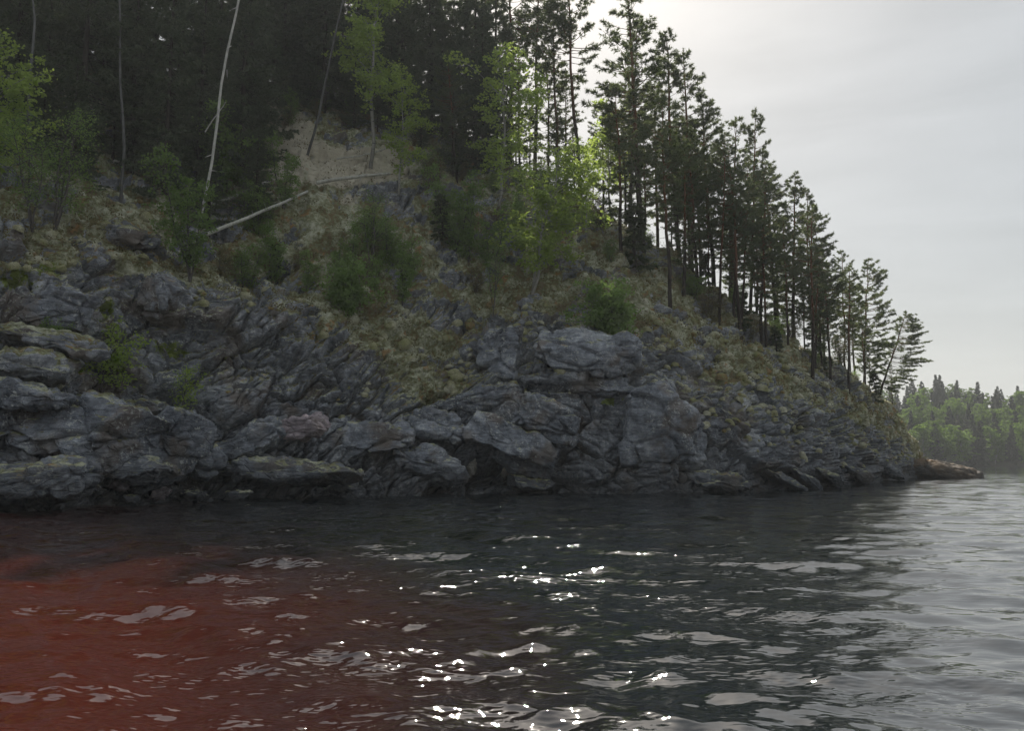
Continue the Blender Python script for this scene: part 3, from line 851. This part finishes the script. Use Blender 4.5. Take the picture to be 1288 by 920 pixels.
def birch(seed, h=7.0, width=0.30, stems=1, leafsize=0.15, dens=1.0, start=0.2, mat=None, bark=None, full=1.0):
    r_ = np.random.RandomState(seed); w = Wood(); T = []
    for s_i in range(stems):
        a0 = r_.uniform(0, 6.28); lean = 0.05 if stems == 1 else r_.uniform(0.1, 0.32)
        hh = h * (1 if s_i == 0 else r_.uniform(0.6, 0.95))
        zz = np.linspace(0, 1, 9)
        wob = np.cumsum(r_.normal(0, 1, (9, 2)), 0) * 0.012 * hh; wob -= wob[0]
        tp = np.stack([math.cos(a0) * lean * zz * hh + wob[:, 0], math.sin(a0) * lean * zz * hh + wob[:, 1], zz * hh], -1)
        w.add(tp, (0.0085 * hh + 0.008) * (1 - zz) ** 0.8 + 0.005, 6)
        nb = int(16 + hh * 4)
        for b_i in range(nb):
            t_ = start + (1 - start) * (b_i + r_.rand()) / nb
            p0 = np.array([np.interp(t_, zz, tp[:, c_]) for c_ in range(3)])
            a = r_.uniform(0, 6.28)
            prof = math.sin(math.pi * min(0.98, 0.16 + 0.84 * (t_ - start) / (1 - start))) ** 0.8
            L = hh * width * (0.25 + 0.75 * prof) * r_.choice((0.45, 0.7, 1.0, 1.35)) * r_.uniform(0.8, 1.15) * full
            hd = np.array([math.cos(a), math.sin(a), 0]); s5 = np.linspace(0, 1, 5)
            up = r_.uniform(0.25, 1.1)
            pts = p0 + hd * (s5 * L * 0.85)[:, None] + np.array([0, 0, 1]) * (L * (up * s5 - 0.35 * s5 ** 2.4))[:, None]
            w.add(pts, 0.010 * L ** 0.6 * (1.1 - s5) + 0.003, 3)
            ncl = int(max(2, L * 4.6 * dens))
            for q_ in range(ncl):
                s_ = r_.uniform(0.3, 1.02)
                c_ = np.array([np.interp(s_, s5, pts[:, k_]) for k_ in range(3)]) + r_.normal(0, 0.16 * min(1.2, L + 0.2), 3)
                nl = r_.randint(8, 24)
                T.append(c_ + r_.normal(0, 0.105, (nl, 3)) * np.array([1.25, 1.25, 0.8]) - np.array([0, 0, 0.05]))
    T = np.concatenate(T)
    v, f = leaves(r_, T, leafsize)
    return w.mesh('birch_trunk', bark or M_BIRCH_BARK), mesh_np('birch_crown', v, f, False, [mat or M_BIRCH]), h

def place(name, proto, loc, height, rot, label, cat, group='', lean=(0, 0), wide=1.0, sink=0.25):
    tr, cr, h = proto
    e = link(name, None)
    s = height / h
    e.location = (loc[0], loc[1], loc[2] - sink)
    e.rotation_euler = (R(lean[0]), R(lean[1]), rot)
    e.scale = (s * wide, s * wide, s)
    e['label'] = label; e['category'] = cat
    if group: e['group'] = group
    link('trunk', tr, e); link('crown', cr, e)
    return e

def height_to(base, py):
    """height of a tree standing at base whose top shows at picture row py"""
    v = (H0 / 2 - py) / F; c, s = math.cos(PITCH), math.sin(PITCH)
    return CAM_Z + base[1] * (s + c * v) / (c - s * v) - base[2]

PINES = [pine(100 + i, 16.0, cf, rc, None, 1.0, bd) for i, (cf, rc, bd) in enumerate(((0.66, 0.145, 0.3), (0.76, 0.15, 0.5), (0.52, 0.16, 0.6), (0.80, 0.13, 0.3), (0.70, 0.17, 0.8), (0.50, 0.14, 0.4)))]
PINE_LOW = [pine(120 + i, 13.0, 0.85, 0.19, 0.0, 1.15, 0.5) for i in range(2)]
SPRUCES = [spruce(140 + i, 18.0, (0.17, 0.20, 0.15, 0.18)[i], (0.04, 0.10, 0.16, 0.03)[i], 8, 1.15) for i in range(4)]
BIRCHES = [birch(160, 8.0, 0.26), birch(161, 7.0, 0.32, 2), birch(162, 6.0, 0.30), birch(163, 9.0, 0.22, 1, start=0.3)]
BUSHES = [birch(170, 3.0, 0.42, 4, 0.145, 1.1, 0.12, M_WILLOW, M_TWIG), birch(171, 2.2, 0.5, 5, 0.13, 1.2, 0.08, M_WILLOW, M_TWIG)]
SLIM = [birch(177, 6.0, 0.20, 3, 0.14, 0.75, 0.15, M_WILLOW, M_TWIG), birch(178, 5.0, 0.22, 3, 0.14, 0.6, 0.15, M_WILLOW, M_TWIG)]
SAPLING = [birch(175, 2.4, 0.34, 2, 0.10, 0.9, 0.3, M_BIRCH, M_TWIG), birch(176, 2.0, 0.30, 1, 0.08, 0.5, 0.3, M_BIRCH, M_TWIG)]
GREYBUSH = [birch(180, 4.5, 0.30, 3, 0.07, 0.45, 0.25, M_WILLOW, M_TWIG)]
JUNIPER = [spruce(185, 2.2, 0.20, 0.02, 6, 2.2, 0.14, M_JUNIPER)]

# pines whose trunk or top the photograph singles out: (column, profile position, top row, proto, label)
G_P = 'pines on the headland ridge'
rp_ = random.Random(5)
named = [
    (813, 4.75, -14, 0, 'tallest straight pine, its trunk dark against the bright sky gap'),
    (855, 5.05, 28, 1, 'full-crowned pine just right of the tallest straight pine'),
    (790, 5.15, 18, 3, 'dense pine just left of the tallest straight pine'),
    (872, 5.2, 62, 3, 'pine with stepped boughs leaning over the open sky, third from the tallest'),
    (897, 5.1, 112, 1, 'rounded pine between the stepped pine and the spire-topped pine'),
    (944, 5.05, 136, 3, 'spire-topped slender pine standing clear above its neighbours on the descending ridge'),
    (918, 5.2, 146, 2, 'thin pine tucked just left of the spire-topped pine'),
    (975, 5.1, 182, 1, 'bushy pine just right of the spire-topped pine'),
    (966, 4.7, 205, 2, 'pine with a bare lower trunk on the slope below the spire-topped pine'),
    (1000, 5.05, 212, 3, 'pine with a ragged top, second right of the spire-topped pine'),
    (1022, 5.0, 234, 1, 'dense dark pine third right of the spire-topped pine'),
    (1032, 5.15, 262, 3, 'narrow pine behind the dense dark pine low on the ridge'),
    (1062, 5.0, 312, 4, 'broad pine near the headland tip, left of the outstretched pine'),
    (838, 3.9, 120, 2, 'pine rooted lowest on the mossy slope with a long bare trunk'),
    (905, 4.25, 168, 5, 'thin pine rooted mid-slope left of the forked-looking pair'),
    (932, 4.1, 190, 5, 'left one of the pair of thin trunks rooted mid-slope'),
    (941, 4.3, 200, 2, 'right one of the pair of thin trunks rooted mid-slope'),
    (1018, 4.0, 258, 5, 'dark straight trunk rooted low on the right slope'),
    (1048, 4.2, 300, 2, 'slim pine rooted low near the headland tip'),
    (1068, 4.1, 330, 5, 'short slim pine rooted just above the cliff near the headland tip'),
    (880, 4.6, 150, 5, 'slim pine mid-slope under the stepped pine'),
    (640, 5.3, -60, 2, 'sparse pine left of the bright sky hole at the top edge'),
    (672, 5.4, -52, 5, 'second sparse pine beside the bright sky hole at the top edge'),
    (702, 5.25, -4, 5, 'short sparse pine between the two sky gaps at the top edge'),
    (733, 5.1, -70, 2, 'straight pine with lopsided crown left of the large sky gap'),
    (655, 4.8, 40, 3, 'dark pine behind the pale upper birch'),
    (762, 5.5, 120, 5, 'small pine low in the bright gap left of the dense pine'),
]
for px, t_, top, k, lab in named:
    g_ = ground(px, t_)
    place('pine_tree', PINES[k], g_, height_to(g_, top), rp_.uniform(0, 6.28), lab, 'pine', G_P, (rp_.uniform(-3, 3), rp_.uniform(-3.5, 3.5)), rp_.uniform(0.85, 1.25))
# the two pines at the tip that stretch out over the water
g_ = ground(1088, 5.0)
place('pine_tree', PINE_LOW[0], g_, height_to(g_, 322), 0.1, 'outstretched pine at the headland tip with boughs reaching over the water', 'pine', G_P, (0, 4), 1.05)
g_ = ground(1104, 5.1)
place('pine_tree', PINE_LOW[1], g_, height_to(g_, 385), -0.1, 'low leaning pine at the headland tip pointing out towards the open sky', 'pine', G_P, (0, 17), 1.45)
# pines further back on the ridge that fill the stand
G_PB = 'pines filling the stand behind the ridge'
i = 0
for px, t_, top in ((800, 5.8, 90), (830, 5.9, 100), (866, 5.9, 140), (886, 5.7, 165), (928, 5.6, 230), (955, 5.8, 225),
                    (985, 5.7, 255), (1040, 5.5, 310), (1076, 5.4, 350), (1095, 5.3, 410), (1120, 5.1, 455), (870, 4.9, 190), (895, 4.75, 240), (925, 4.85, 250),
                    (990, 4.6, 290), (1005, 4.75, 270), (1035, 4.6, 320), (1082, 4.6, 380), (690, 5.6, 60), (715, 5.5, 90), (745, 5.7, 170),
                    (884, 5.05, 250), (922, 5.0, 285), (950, 4.95, 300), (1015, 4.95, 335), (844, 5.3, 215),
                    (1090, 4.9, 425), (1065, 4.8, 395), (665, 5.0, 120), (700, 5.0, 140), (722, 5.1, 160), (650, 5.4, 100), (785, 5.2, 130), (812, 5.4, 150)):
    g_ = ground(px, t_)
    place('pine_tree', PINES[(i * 5 + 1) % 6], g_, height_to(g_, top), rp_.uniform(0, 6.28), 'pine in the crowded stand on the ridge, hidden among its neighbours', 'pine', G_PB, (0, 0), rp_.uniform(0.9, 1.1))
    i += 1
# dark spruce forest on the left
G_F = 'dark forest above the cliff'
rf = random.Random(11)
for i in range(100):
    px = -330 + i * 9.7 + rf.uniform(-10, 10)
    t_ = 4.3 + (i * 3 % 5) * 0.36 + rf.uniform(-0.12, 0.12)
    if px > 560: t_ = max(t_, 4.8)
    if 325 < px < 560: t_ = max(t_, 4.82 + rf.uniform(0, 0.2))
    g_ = ground(px, t_)
    hh = rf.uniform(15, 22) * (0.75 if i % 4 == 0 else 1.0)
    if i % 5 == 3:
        place('pine_tree', PINES[i % 6], g_, hh, rf.uniform(0, 6.28), 'tall pine among the dark spruces above the cliff', 'pine', G_F)
    else:
        place('spruce_tree', SPRUCES[i % 4], g_, hh, rf.uniform(0, 6.28), 'dark spruce in the dense shaded forest above the cliff', 'spruce', G_F, (0, 0), rf.uniform(0.85, 1.1))

def by_px(name, proto, px, base_py, top_py, rot, label, cat, group='', lean=(0, 0), wide=1.0, sink=0.15):
    g_ = ground_px(px, base_py)
    return place(name, proto, g_, height_to(g_, top_py), rot, label, cat, group, lean, wide, sink)

G_BI = 'young birches on the slope'
by_px('birch_tree', BIRCHES[1], 672, 366, 182, 0.5, 'bright green birch on the slope in the centre above the big smooth block', 'birch', G_BI, wide=1.15)
by_px('birch_tree', BIRCHES[0], 628, 262, 60, 1.5, 'tall pale green birch above and left of the bright central birch', 'birch', G_BI)
by_px('birch_tree', BIRCHES[2], 772, 262, 140, 2.5, 'small backlit birch in the bright gap of the ridge', 'birch', G_BI)
by_px('birch_tree', BIRCHES[3], 468, 205, -40, 0.9, 'slender pale birch reaching the top edge above the pale patch', 'birch', G_BI)
by_px('birch_tree', BIRCHES[3], 735, 300, 175, 3.9, 'thin birch right of the bright central birch, on the ridge', 'birch', G_BI, wide=0.8)
by_px('birch_tree', BIRCHES[1], -18, 245, 18, 2.2, 'bright green birch cut off by the upper left edge', 'birch', G_BI)
by_px('birch_tree', BIRCHES[0], 505, 240, 90, 2.9, 'dim green birch in the shade right of the pale patch', 'birch', G_BI)
by_px('green_bush', SLIM[0], 244, 350, 185, 0.3, 'tall airy green bush on the cliff edge below the leaning white trunk', 'bush', 'leafy bushes', wide=0.95)
by_px('green_bush', SLIM[1], 275, 262, 128, 2.0, 'leafy bush behind the tall airy bush at the foot of the leaning white trunk', 'bush', 'leafy bushes')
by_px('green_bush', BUSHES[1], 442, 392, 326, 1.0, 'small round green bush on the cliff rim left of centre', 'bush', 'leafy bushes', wide=0.9)
by_px('green_bush', BUSHES[1], 762, 420, 352, 4.0, 'low olive shrub on the slope right of the bright central birch', 'bush', 'leafy bushes', wide=1.0)
by_px('green_bush', BUSHES[1], 60, 440, 400, 2.0, 'tiny green shrub growing on the ledge stones', 'bush', 'leafy bushes')
by_px('grey_sapling', GREYBUSH[0], 45, 285, 150, 0.4, 'thin grey-leaved sapling, leftmost of the two on the mossy knoll', 'sapling', 'grey saplings', wide=1.1)
by_px('grey_sapling', GREYBUSH[0], 72, 285, 135, 2.4, 'grey-leaved sapling with a slanting stem on the mossy knoll', 'sapling', 'grey saplings', (0, 8), 1.2)
by_px('grey_sapling', GREYBUSH[0], 620, 400, 300, 3.3, 'bare grey brush standing on top of the cracked pillar block', 'sapling', 'grey saplings', wide=0.7)
by_px('grey_sapling', GREYBUSH[0], 470, 335, 235, 4.3, 'bare grey brush on the slope under the pale patch', 'sapling', 'grey saplings')
by_px('bright_sapling', SAPLING[0], 130, 495, 408, 1.2, 'bright yellow-green sapling growing from the cliff above the long slab', 'sapling', 'bright saplings on the cliff', wide=1.15)
by_px('bright_sapling', SAPLING[1], 226, 530, 462, 2.8, 'thin sapling with few leaves in front of the dark recess', 'sapling', 'bright saplings on the cliff')
by_px('juniper_bush', JUNIPER[0], 800, 330, 255, 0, 'dark juniper bush on the slope under the tallest straight pine', 'juniper', 'junipers on the slope', wide=1.4)
by_px('juniper_bush', JUNIPER[0], 350, 350, 300, 1, 'dark juniper bush above the cliff rim right of the tall airy bush', 'juniper', 'junipers on the slope', wide=1.3)
by_px('juniper_bush', JUNIPER[0], 560, 300, 240, 2, 'dark juniper bush on the shaded slope right of the pale patch', 'juniper', 'junipers on the slope', wide=1.3)

# understorey of the shaded slope
G_U = 'brush in the shade of the slope'
ru = random.Random(31)
BRUSH = [birch(190, 4.0, 0.34, 4, 0.10, 0.5, 0.12, M_HEATH, M_TWIG), birch(191, 3.2, 0.40, 5, 0.10, 0.6, 0.10, M_WILLOW, M_TWIG)]
for i in range(36):
    px = 290 + i * 13.4 + ru.uniform(-14, 14); t_ = ru.uniform(3.75, 4.9)
    if 380 < px < 520 and t_ > 4.2: t_ = ru.uniform(4.75, 5.0)
    if 640 < px < 735: t_ = ru.uniform(4.7, 5.0)
    g_ = ground(px, t_)
    place('shaded_brush', BRUSH[i % 2], g_, ru.uniform(1.4, 3.4), ru.uniform(0, 6.28), 'dim grey-green brush growing in the shade between the trees', 'brush', G_U, (ru.uniform(-8, 8), ru.uniform(-8, 8)), ru.uniform(0.8, 1.3))
for i in range(22):
    px = 10 + i * 26 + ru.uniform(-14, 14); t_ = ru.uniform(4.1, 4.7) if not 330 < px < 540 else ru.uniform(4.7, 5.0)
    g_ = ground(px, t_)
    place('young_spruce', SPRUCES[i % 4], g_, ru.uniform(4.5, 9), ru.uniform(0, 6.28), 'young spruce filling the shade under the tall forest trees', 'spruce', 'young spruces under the forest', (0, 0), ru.uniform(1.1, 1.5))
for i in range(14):
    px = 310 + i * 26 + ru.uniform(-10, 10); t_ = ru.uniform(3.9, 4.4)
    if 370 < px < 530: t_ = ru.uniform(3.5, 3.9)
    g_ = ground(px, t_)
    place('young_birch', SLIM[i % 2], g_, ru.uniform(2.4, 3.4) if 370 < px < 530 else ru.uniform(3.5, 6), ru.uniform(0, 6.28), 'dim young birch standing among the brush on the shaded slope', 'birch', 'young birches on the shaded slope', (ru.uniform(-6, 6), ru.uniform(-6, 6)), ru.uniform(0.8, 1.1))
for i in range(18):
    px = 800 + i * 17 + ru.uniform(-8, 8); t_ = ru.uniform(4.2, 5.0)
    g_ = ground(px, t_)
    place('ridge_shrub', (BRUSH + JUNIPER)[i % 3], g_, ru.uniform(1.2, 3.2), ru.uniform(0, 6.28), 'low shrub growing between the pine trunks on the ridge', 'shrub', 'shrubs between the pines', (0, 0), ru.uniform(1.0, 1.5))
OPEN = ('full-crowned pine below and left of the tallest straight pine', 'full-crowned pine on the slope under the stepped pine', 'full-crowned pine on the slope left of the spire-topped pine', 'full-crowned pine on the slope under the bushy pine', 'full-crowned pine on the slope under the dense dark pine', 'full-crowned pine on the slope nearest the headland tip', 'full-crowned pine on the upper slope left of the pale upper birch')
i = 0
for px, t_, top in ((778, 4.35, 110), (858, 4.3, 170), (922, 4.45, 225), (982, 4.3, 270), (1030, 4.3, 310), (1056, 4.45, 340), (575, 4.6, 60)):
    g_ = ground(px, t_)
    place('pine_tree', PINES[(1, 3, 4, 0)[i % 4]], g_, height_to(g_, top), ru.uniform(0, 6.28), OPEN[i], 'pine', 'pines on the open slope', (ru.uniform(-3, 3), ru.uniform(-4, 4)), ru.uniform(1.0, 1.3))
    i += 1

# leaning dead birch, its snapped twin, thin leaning birch and logs added for streaks reflected in glass
def pole(name, a, b_, r0, r1, label, cat, group='', mat=M_DEADWOOD, stubs=4, seed=0):
    a = np.asarray(a, float); b_ = np.asarray(b_, float)
    r_ = np.random.RandomState(seed); w = Wood()
    s_ = np.linspace(0, 1, 9); L = np.linalg.norm(b_ - a)
    wob = np.cumsum(r_.normal(0, 0.006 * L, (9, 3)), 0); wob -= wob[0] + (wob[-1] - wob[0]) * s_[:, None]
    pts = (b_ - a) * s_[:, None] + wob
    w.add(pts, r0 + (r1 - r0) * s_, 8)
    for _ in range(stubs):
        q_ = r_.uniform(0.3, 0.95); p0 = (b_ - a) * q_; d = r_.normal(0, 1, 3); d /= np.linalg.norm(d)
        w.add([p0, p0 + d * 0.3, p0 + d * 0.5], [r1 * 0.5, r1 * 0.35, 0.005], 4)
    o = link(name, w.mesh(name, mat), None, label=label, category=cat, group=group)
    o.location = a
    return o
g_ = ground_px(246, 335)
pole('leaning_trunk', g_ - np.array([0, 0, 0.3]), at(306, -30, g_[1] + 1.0), 0.095, 0.065, 'leaning bleached white trunk rising out of the leafy bush to the top edge', 'dead tree', stubs=5, seed=1)
pole('snapped_branch', at(258, 166, g_[1]), at(284, 128, g_[1] + 0.2), 0.035, 0.02, 'thin pale snapped branch leaning beside the leaning white trunk', 'branch', stubs=0, seed=3)
g_ = ground_px(392, 190)
pole('leaning_trunk', g_ - np.array([0, 0, 0.3]), at(436, -20, g_[1] + 1), 0.10, 0.06, 'thin grey leaning trunk right of the leaning white trunk', 'dead tree', mat=M_GREYWOOD, stubs=6, seed=2)
for x0, x1, lab in ((156, 153, 'slim upright grey dead trunk left of the leaning white trunk'), (38, 41, 'slim upright grey dead trunk above the grey saplings near the upper left corner')):
    g_ = ground(x0, 4.12)
    pole('dead_trunk', g_ - np.array([0, 0, 0.3]), at(x1, -40, g_[1] + 0.6), 0.10, 0.05, lab, 'dead tree', 'slim dead trunks', mat=M_GREYWOOD, stubs=10, seed=int(x0))
for nm_, (x0, y0), (x1, y1), rad, lab in (
        ('streak_log', (398, 233), (492, 221), 0.14, 'pale log added for a reflected streak, across the pale patch'),
        ('streak_log', (268, 302), (385, 246), 0.12, 'long thin log added for a reflected streak, slanting up to the pale patch'),
        ('streak_log', (266, 266), (346, 234), 0.15, 'pale log added for a reflected streak above the long thin one, ending at the pale patch'),
        ('streak_log', (428, 203), (505, 193), 0.07, 'thin grey log added for a reflected streak along the upper edge of the pale patch'),
        ('streak_log', (150, 215), (185, 205), 0.09, 'short pale log added for a reflected streak behind the mossy knoll')):
    a, b_ = ground_px(x0, y0), ground_px(x1, y1)
    pole(nm_, a + np.array([0, -0.5, 0.3]), b_ + np.array([0, -0.5, 0.3]), rad, rad * 0.7, lab, 'log', 'logs added for reflected streaks', stubs=3, seed=int(x0))

# ------------------------------------------------------------------ ground cover
rg = np.random.RandomState(3)
vis = np.where((TV > 2.2) & (TV < 5.2) & (moss > 0.38) & (PX < 1165))[0]
pick = rg.choice(vis, 3500, replace=False)
v, f = blades(rg, POS[pick] - NRM[pick] * 0.03, np.tile(np.array([[0, 0, 1.0]]), (len(pick), 1)), 6, 0.30, 0.032, 0.65)
link('grass', mesh_np('dry_grass_tufts', v, f, False, [M_GRASS]), None, kind='stuff', label='dry pale grass tufts scattered over the mossy slope', category='grass')
pick = rg.choice(vis[TV[vis] > 2.9], 2600, replace=False)
T = np.repeat(POS[pick], 12, 0) + rg.normal(0, 0.22, (len(pick) * 12, 3)) * np.array([1, 1, 0.6]) + np.array([0, 0, 0.16])
v, f = leaves(rg, T, 0.13)
link('undergrowth', mesh_np('heath_and_bilberry', v, f, False, [M_HEATH]), None, kind='stuff', label='low brown and olive heath shrubs on the slope', category='heath')

pick = rg.choice(vis, 12000, replace=False)
v, f = blades(rg, POS[pick] - NRM[pick] * 0.03, np.tile(np.array([[0, 0, 0.8]]), (len(pick), 1)), 6, 0.15, 0.05, 0.9)
link('heather', mesh_np('heather_sprigs', v, f, False, [M_HEATHER]), None, kind='stuff', label='short brown heather and moss fuzz on the slope', category='heather')
# rounded cushions of moss and reindeer lichen
M_CUSH, t, b = nodes_of('moss_cushions')
g = t.nodes.new('ShaderNodeNewGeometry')
cr = t.nodes.new('ShaderNodeValToRGB'); cr.color_ramp.interpolation = 'LINEAR'
e = cr.color_ramp
e.elements[0].position = 0.0; e.elements[0].color = (0.10, 0.10, 0.045, 1)
e.elements[1].position = 1.0; e.elements[1].color = (0.58, 0.57, 0.45, 1)
for p_, c_ in ((0.16, (0.28, 0.19, 0.08, 1)), (0.24, (0.25, 0.26, 0.11, 1)), (0.5, (0.36, 0.35, 0.21, 1)), (0.75, (0.46, 0.45, 0.33, 1))):
    q_ = e.elements.new(p_); q_.color = c_
mixr = mth(t, 'ADD', mth(t, 'MULTIPLY', g.outputs['Random Per Island'], 0.3), mth(t, 'MULTIPLY', rng(t, noise(t, g.outputs['Position'], 0.8, 3), 0.3, 0.7), 0.7))
t.links.new(mixr, cr.inputs[0])
c = mix(t, mth(t, 'MULTIPLY', rng(t, noise(t, g.outputs['Position'], 14.0, 2, 0.7), 0.35, 0.6), 0.45), cr.outputs[0], (0.16, 0.15, 0.09))
t.links.new(c, b.inputs['Base Color']); b.inputs['Roughness'].default_value = 1.0; b.inputs['Specular IOR Level'].default_value = 0.1
bp = t.nodes.new('ShaderNodeBump'); bp.inputs['Strength'].default_value = 0.8; bp.inputs['Distance'].default_value = 0.08
t.links.new(noise(t, g.outputs['Position'], 16.0, 2, 0.7), bp.inputs['Height']); t.links.new(bp.outputs[0], b.inputs['Normal'])
clus = fbm(POS * 0.45, 3, 91)
w_ = np.clip(moss - 0.12, 0, 1) * sstep(0.0, 0.4, clus) + 0.7 * sstep(0.25, 0.6, upz) * sstep(740, 900, PX) * sstep(1.4, 2.4, TV)
w_ += 0.9 * sstep(0.35, 0.7, upz) * np.exp(-((TV - 3.05) / 0.14) ** 2)          # pale rim along the top of the cliff
w_ *= (TV > 1.5) & (TV < 4.95) & (PX > -80) & (PX < 1168) & (POS[:, 2] > 1.2) & (bare < 0.3)
pick = rg.choice(len(POS), 2400, replace=False, p=w_ / w_.sum())
hs_ = []
for ring, (ca, sa_) in enumerate(((1.0, -0.3), (0.98, 0.2), (0.75, 0.65), (0.38, 0.92))):
    for k in range(8):
        an = 2 * math.pi * (k + 0.5 * (ring % 2)) / 8
        hs_.append((ca * math.cos(an), ca * math.sin(an), sa_))
hs_.append((0, 0, 1.0)); hs_ = np.array(hs_)
hf_ = []
for ring in range(3):
    for k in range(8):
        a0, a1 = ring * 8 + k, ring * 8 + (k + 1) % 8
        hf_ += [(a0, a1, a1 + 8), (a0, a1 + 8, a0 + 8)]
for k in range(8): hf_.append((24 + k, 24 + (k + 1) % 8, 32))
hf_ = np.array(hf_)
npk = len(pick)
up_ = gn.reshape(-1, 3)[pick] * 0.6 + np.array([0, 0, 0.6]); up_ /= np.linalg.norm(up_, axis=1, keepdims=True)
ax_ = np.cross(up_, rg.normal(size=(npk, 3))); ax_ /= np.linalg.norm(ax_, axis=1, keepdims=True); ay_ = np.cross(up_, ax_)
sz_ = rg.gamma(4.0, 0.042, (npk, 1)).clip(0.07, 0.42) * (POS[pick][:, 1:2] / 55.0) ** 0.3
loc_ = hs_[None] * (1 + rg.normal(0, 0.06, (npk, 33, 1)))
cv = (POS[pick] - gn.reshape(-1, 3)[pick] * sz_ * 0.25)[:, None] + sz_[:, None] * (loc_[..., 0:1] * ax_[:, None] * rg.uniform(0.9, 1.25, (npk, 1, 1)) + loc_[..., 1:2] * ay_[:, None] + loc_[..., 2:3] * up_[:, None] * rg.uniform(0.6, 1.0, (npk, 1, 1)))
cf = (hf_[None] + (np.arange(npk) * 33)[:, None, None]).reshape(-1, 3)
link('moss', mesh_np('moss_cushions', cv.reshape(-1, 3), cf, True, [M_CUSH]), None, kind='stuff', label='pale grey-green cushions of moss and lichen over the slope and cliff rim', category='moss')

# ------------------------------------------------------------------ far shore
fa = np.linspace(R(16), R(70), 60)
fd = np.array([0, 3, 10, 33, 66, 118])
fh = np.array([-1.5, 0.4, 2.6, 9, 16, 17])
FA, FD = np.meshgrid(fa, fd)
rad0 = 275 + 16 * np.sin(FA * 9) + 45 * (FA - R(25))
hz = np.repeat(fh[:, None], len(fa), 1) * (0.85 + 0.25 * np.sin(FA * 14 + 1) + 0.12 * np.sin(FA * 33))
hz[0] = -1.5
FV = np.stack([(rad0 + FD) * np.sin(FA), (rad0 + FD) * np.cos(FA), hz], -1).reshape(-1, 3)
Mf, t, b = nodes_of('far_forest_floor')
gg = t.nodes.new('ShaderNodeNewGeometry')
t.links.new(mix(t, noise(t, gg.outputs['Position'], 0.2, 4), (0.03, 0.035, 0.018), (0.07, 0.06, 0.035)), b.inputs['Base Color'])
b.inputs['Roughness'].default_value = 1.0
link('hill', mesh_np('far_shore', FV, grid_faces(len(fd), len(fa))[:, ::-1], True, [Mf]), None, kind='structure', label='low wooded far shore across the lake', category='hill')
M_FARS = leaf_material('far_spruce_needles', (0.014, 0.024, 0.014), (0.040, 0.056, 0.028), 0.1, (0.05, 0.07, 0.02), 0.05)
FS = [spruce(200, 17, 0.24, 0.03, 5, 0.7, 0.6, M_FARS, 0.15), spruce(201, 17, 0.20, 0.03, 5, 0.7, 0.6, M_FARS, 0.15), spruce(202, 17, 0.28, 0.02, 5, 0.7, 0.6, M_FARS, 0.15)]
M_FAR = leaf_material('far_birch_leaves', (0.048, 0.095, 0.018), (0.13, 0.205, 0.034), 0.4, (0.19, 0.31, 0.035), 0.05)
FB = [birch(205, 13, 0.27, 2, 0.42, 0.5, 0.10, M_FAR), birch(206, 12, 0.32, 3, 0.42, 0.5, 0.08, M_FAR)]
rq = random.Random(21)
n_ = 0
for row, (dist, cnt) in enumerate(((4, 42), (10, 46), (22, 46), (37, 46), (55, 42), (72, 36))):
    for i in range(cnt):
        a = R(18.5) + (R(37) - R(18.5)) * (i + rq.random()) / cnt
        r0 = 275 + 16 * math.sin(a * 9) + 45 * (a - R(25)) + dist + rq.uniform(-4, 4)
        z = np.interp(dist, fd, fh) * (0.85 + 0.25 * math.sin(a * 14 + 1) + 0.12 * math.sin(a * 33))
        loc = (r0 * math.sin(a), r0 * math.cos(a), z)
        if rq.random() < (0.66 if row < 4 else 0.4):
            place('birch_tree', FB[n_ % 2], loc, rq.uniform(6.5, 10.5), rq.uniform(0, 6), 'pale green birch in the forest on the far shore', 'birch', 'trees on the far shore', wide=rq.uniform(0.9, 1.3))
        else:
            place('spruce_tree', FS[n_ % 3], loc, rq.uniform(7.5, 12), rq.uniform(0, 6), 'dark spruce in the forest on the far shore', 'spruce', 'trees on the far shore')
        n_ += 1

# ------------------------------------------------------------------ haze volume added to lift the dark tones
hz_ = np.array([(x, y, z) for x in (-1000, 1000) for y in (-1000, 1000) for z in (-6.0, 75.0)], float)
hf = np.array([(0, 1, 3, 2), (4, 6, 7, 5), (0, 4, 5, 1), (2, 3, 7, 6), (0, 2, 6, 4), (1, 5, 7, 3)])
M_ADDED_HAZE = bpy.data.materials.new('added_haze'); M_ADDED_HAZE.use_nodes = True
t = M_ADDED_HAZE.node_tree; t.nodes.clear()
mo = t.nodes.new('ShaderNodeOutputMaterial'); pv = t.nodes.new('ShaderNodeVolumePrincipled')
pv.inputs['Color'].default_value = (0.90, 0.95, 1.0, 1)
pv.inputs['Density'].default_value = 0.00034
pv.inputs['Anisotropy'].default_value = 0.2
t.links.new(pv.outputs[0], mo.inputs['Volume'])
link('haze', mesh_np('haze', hz_, hf, False, [M_ADDED_HAZE]), None, kind='stuff', label='thin pale blue haze added over the lake to lift the dark tones', category='haze')
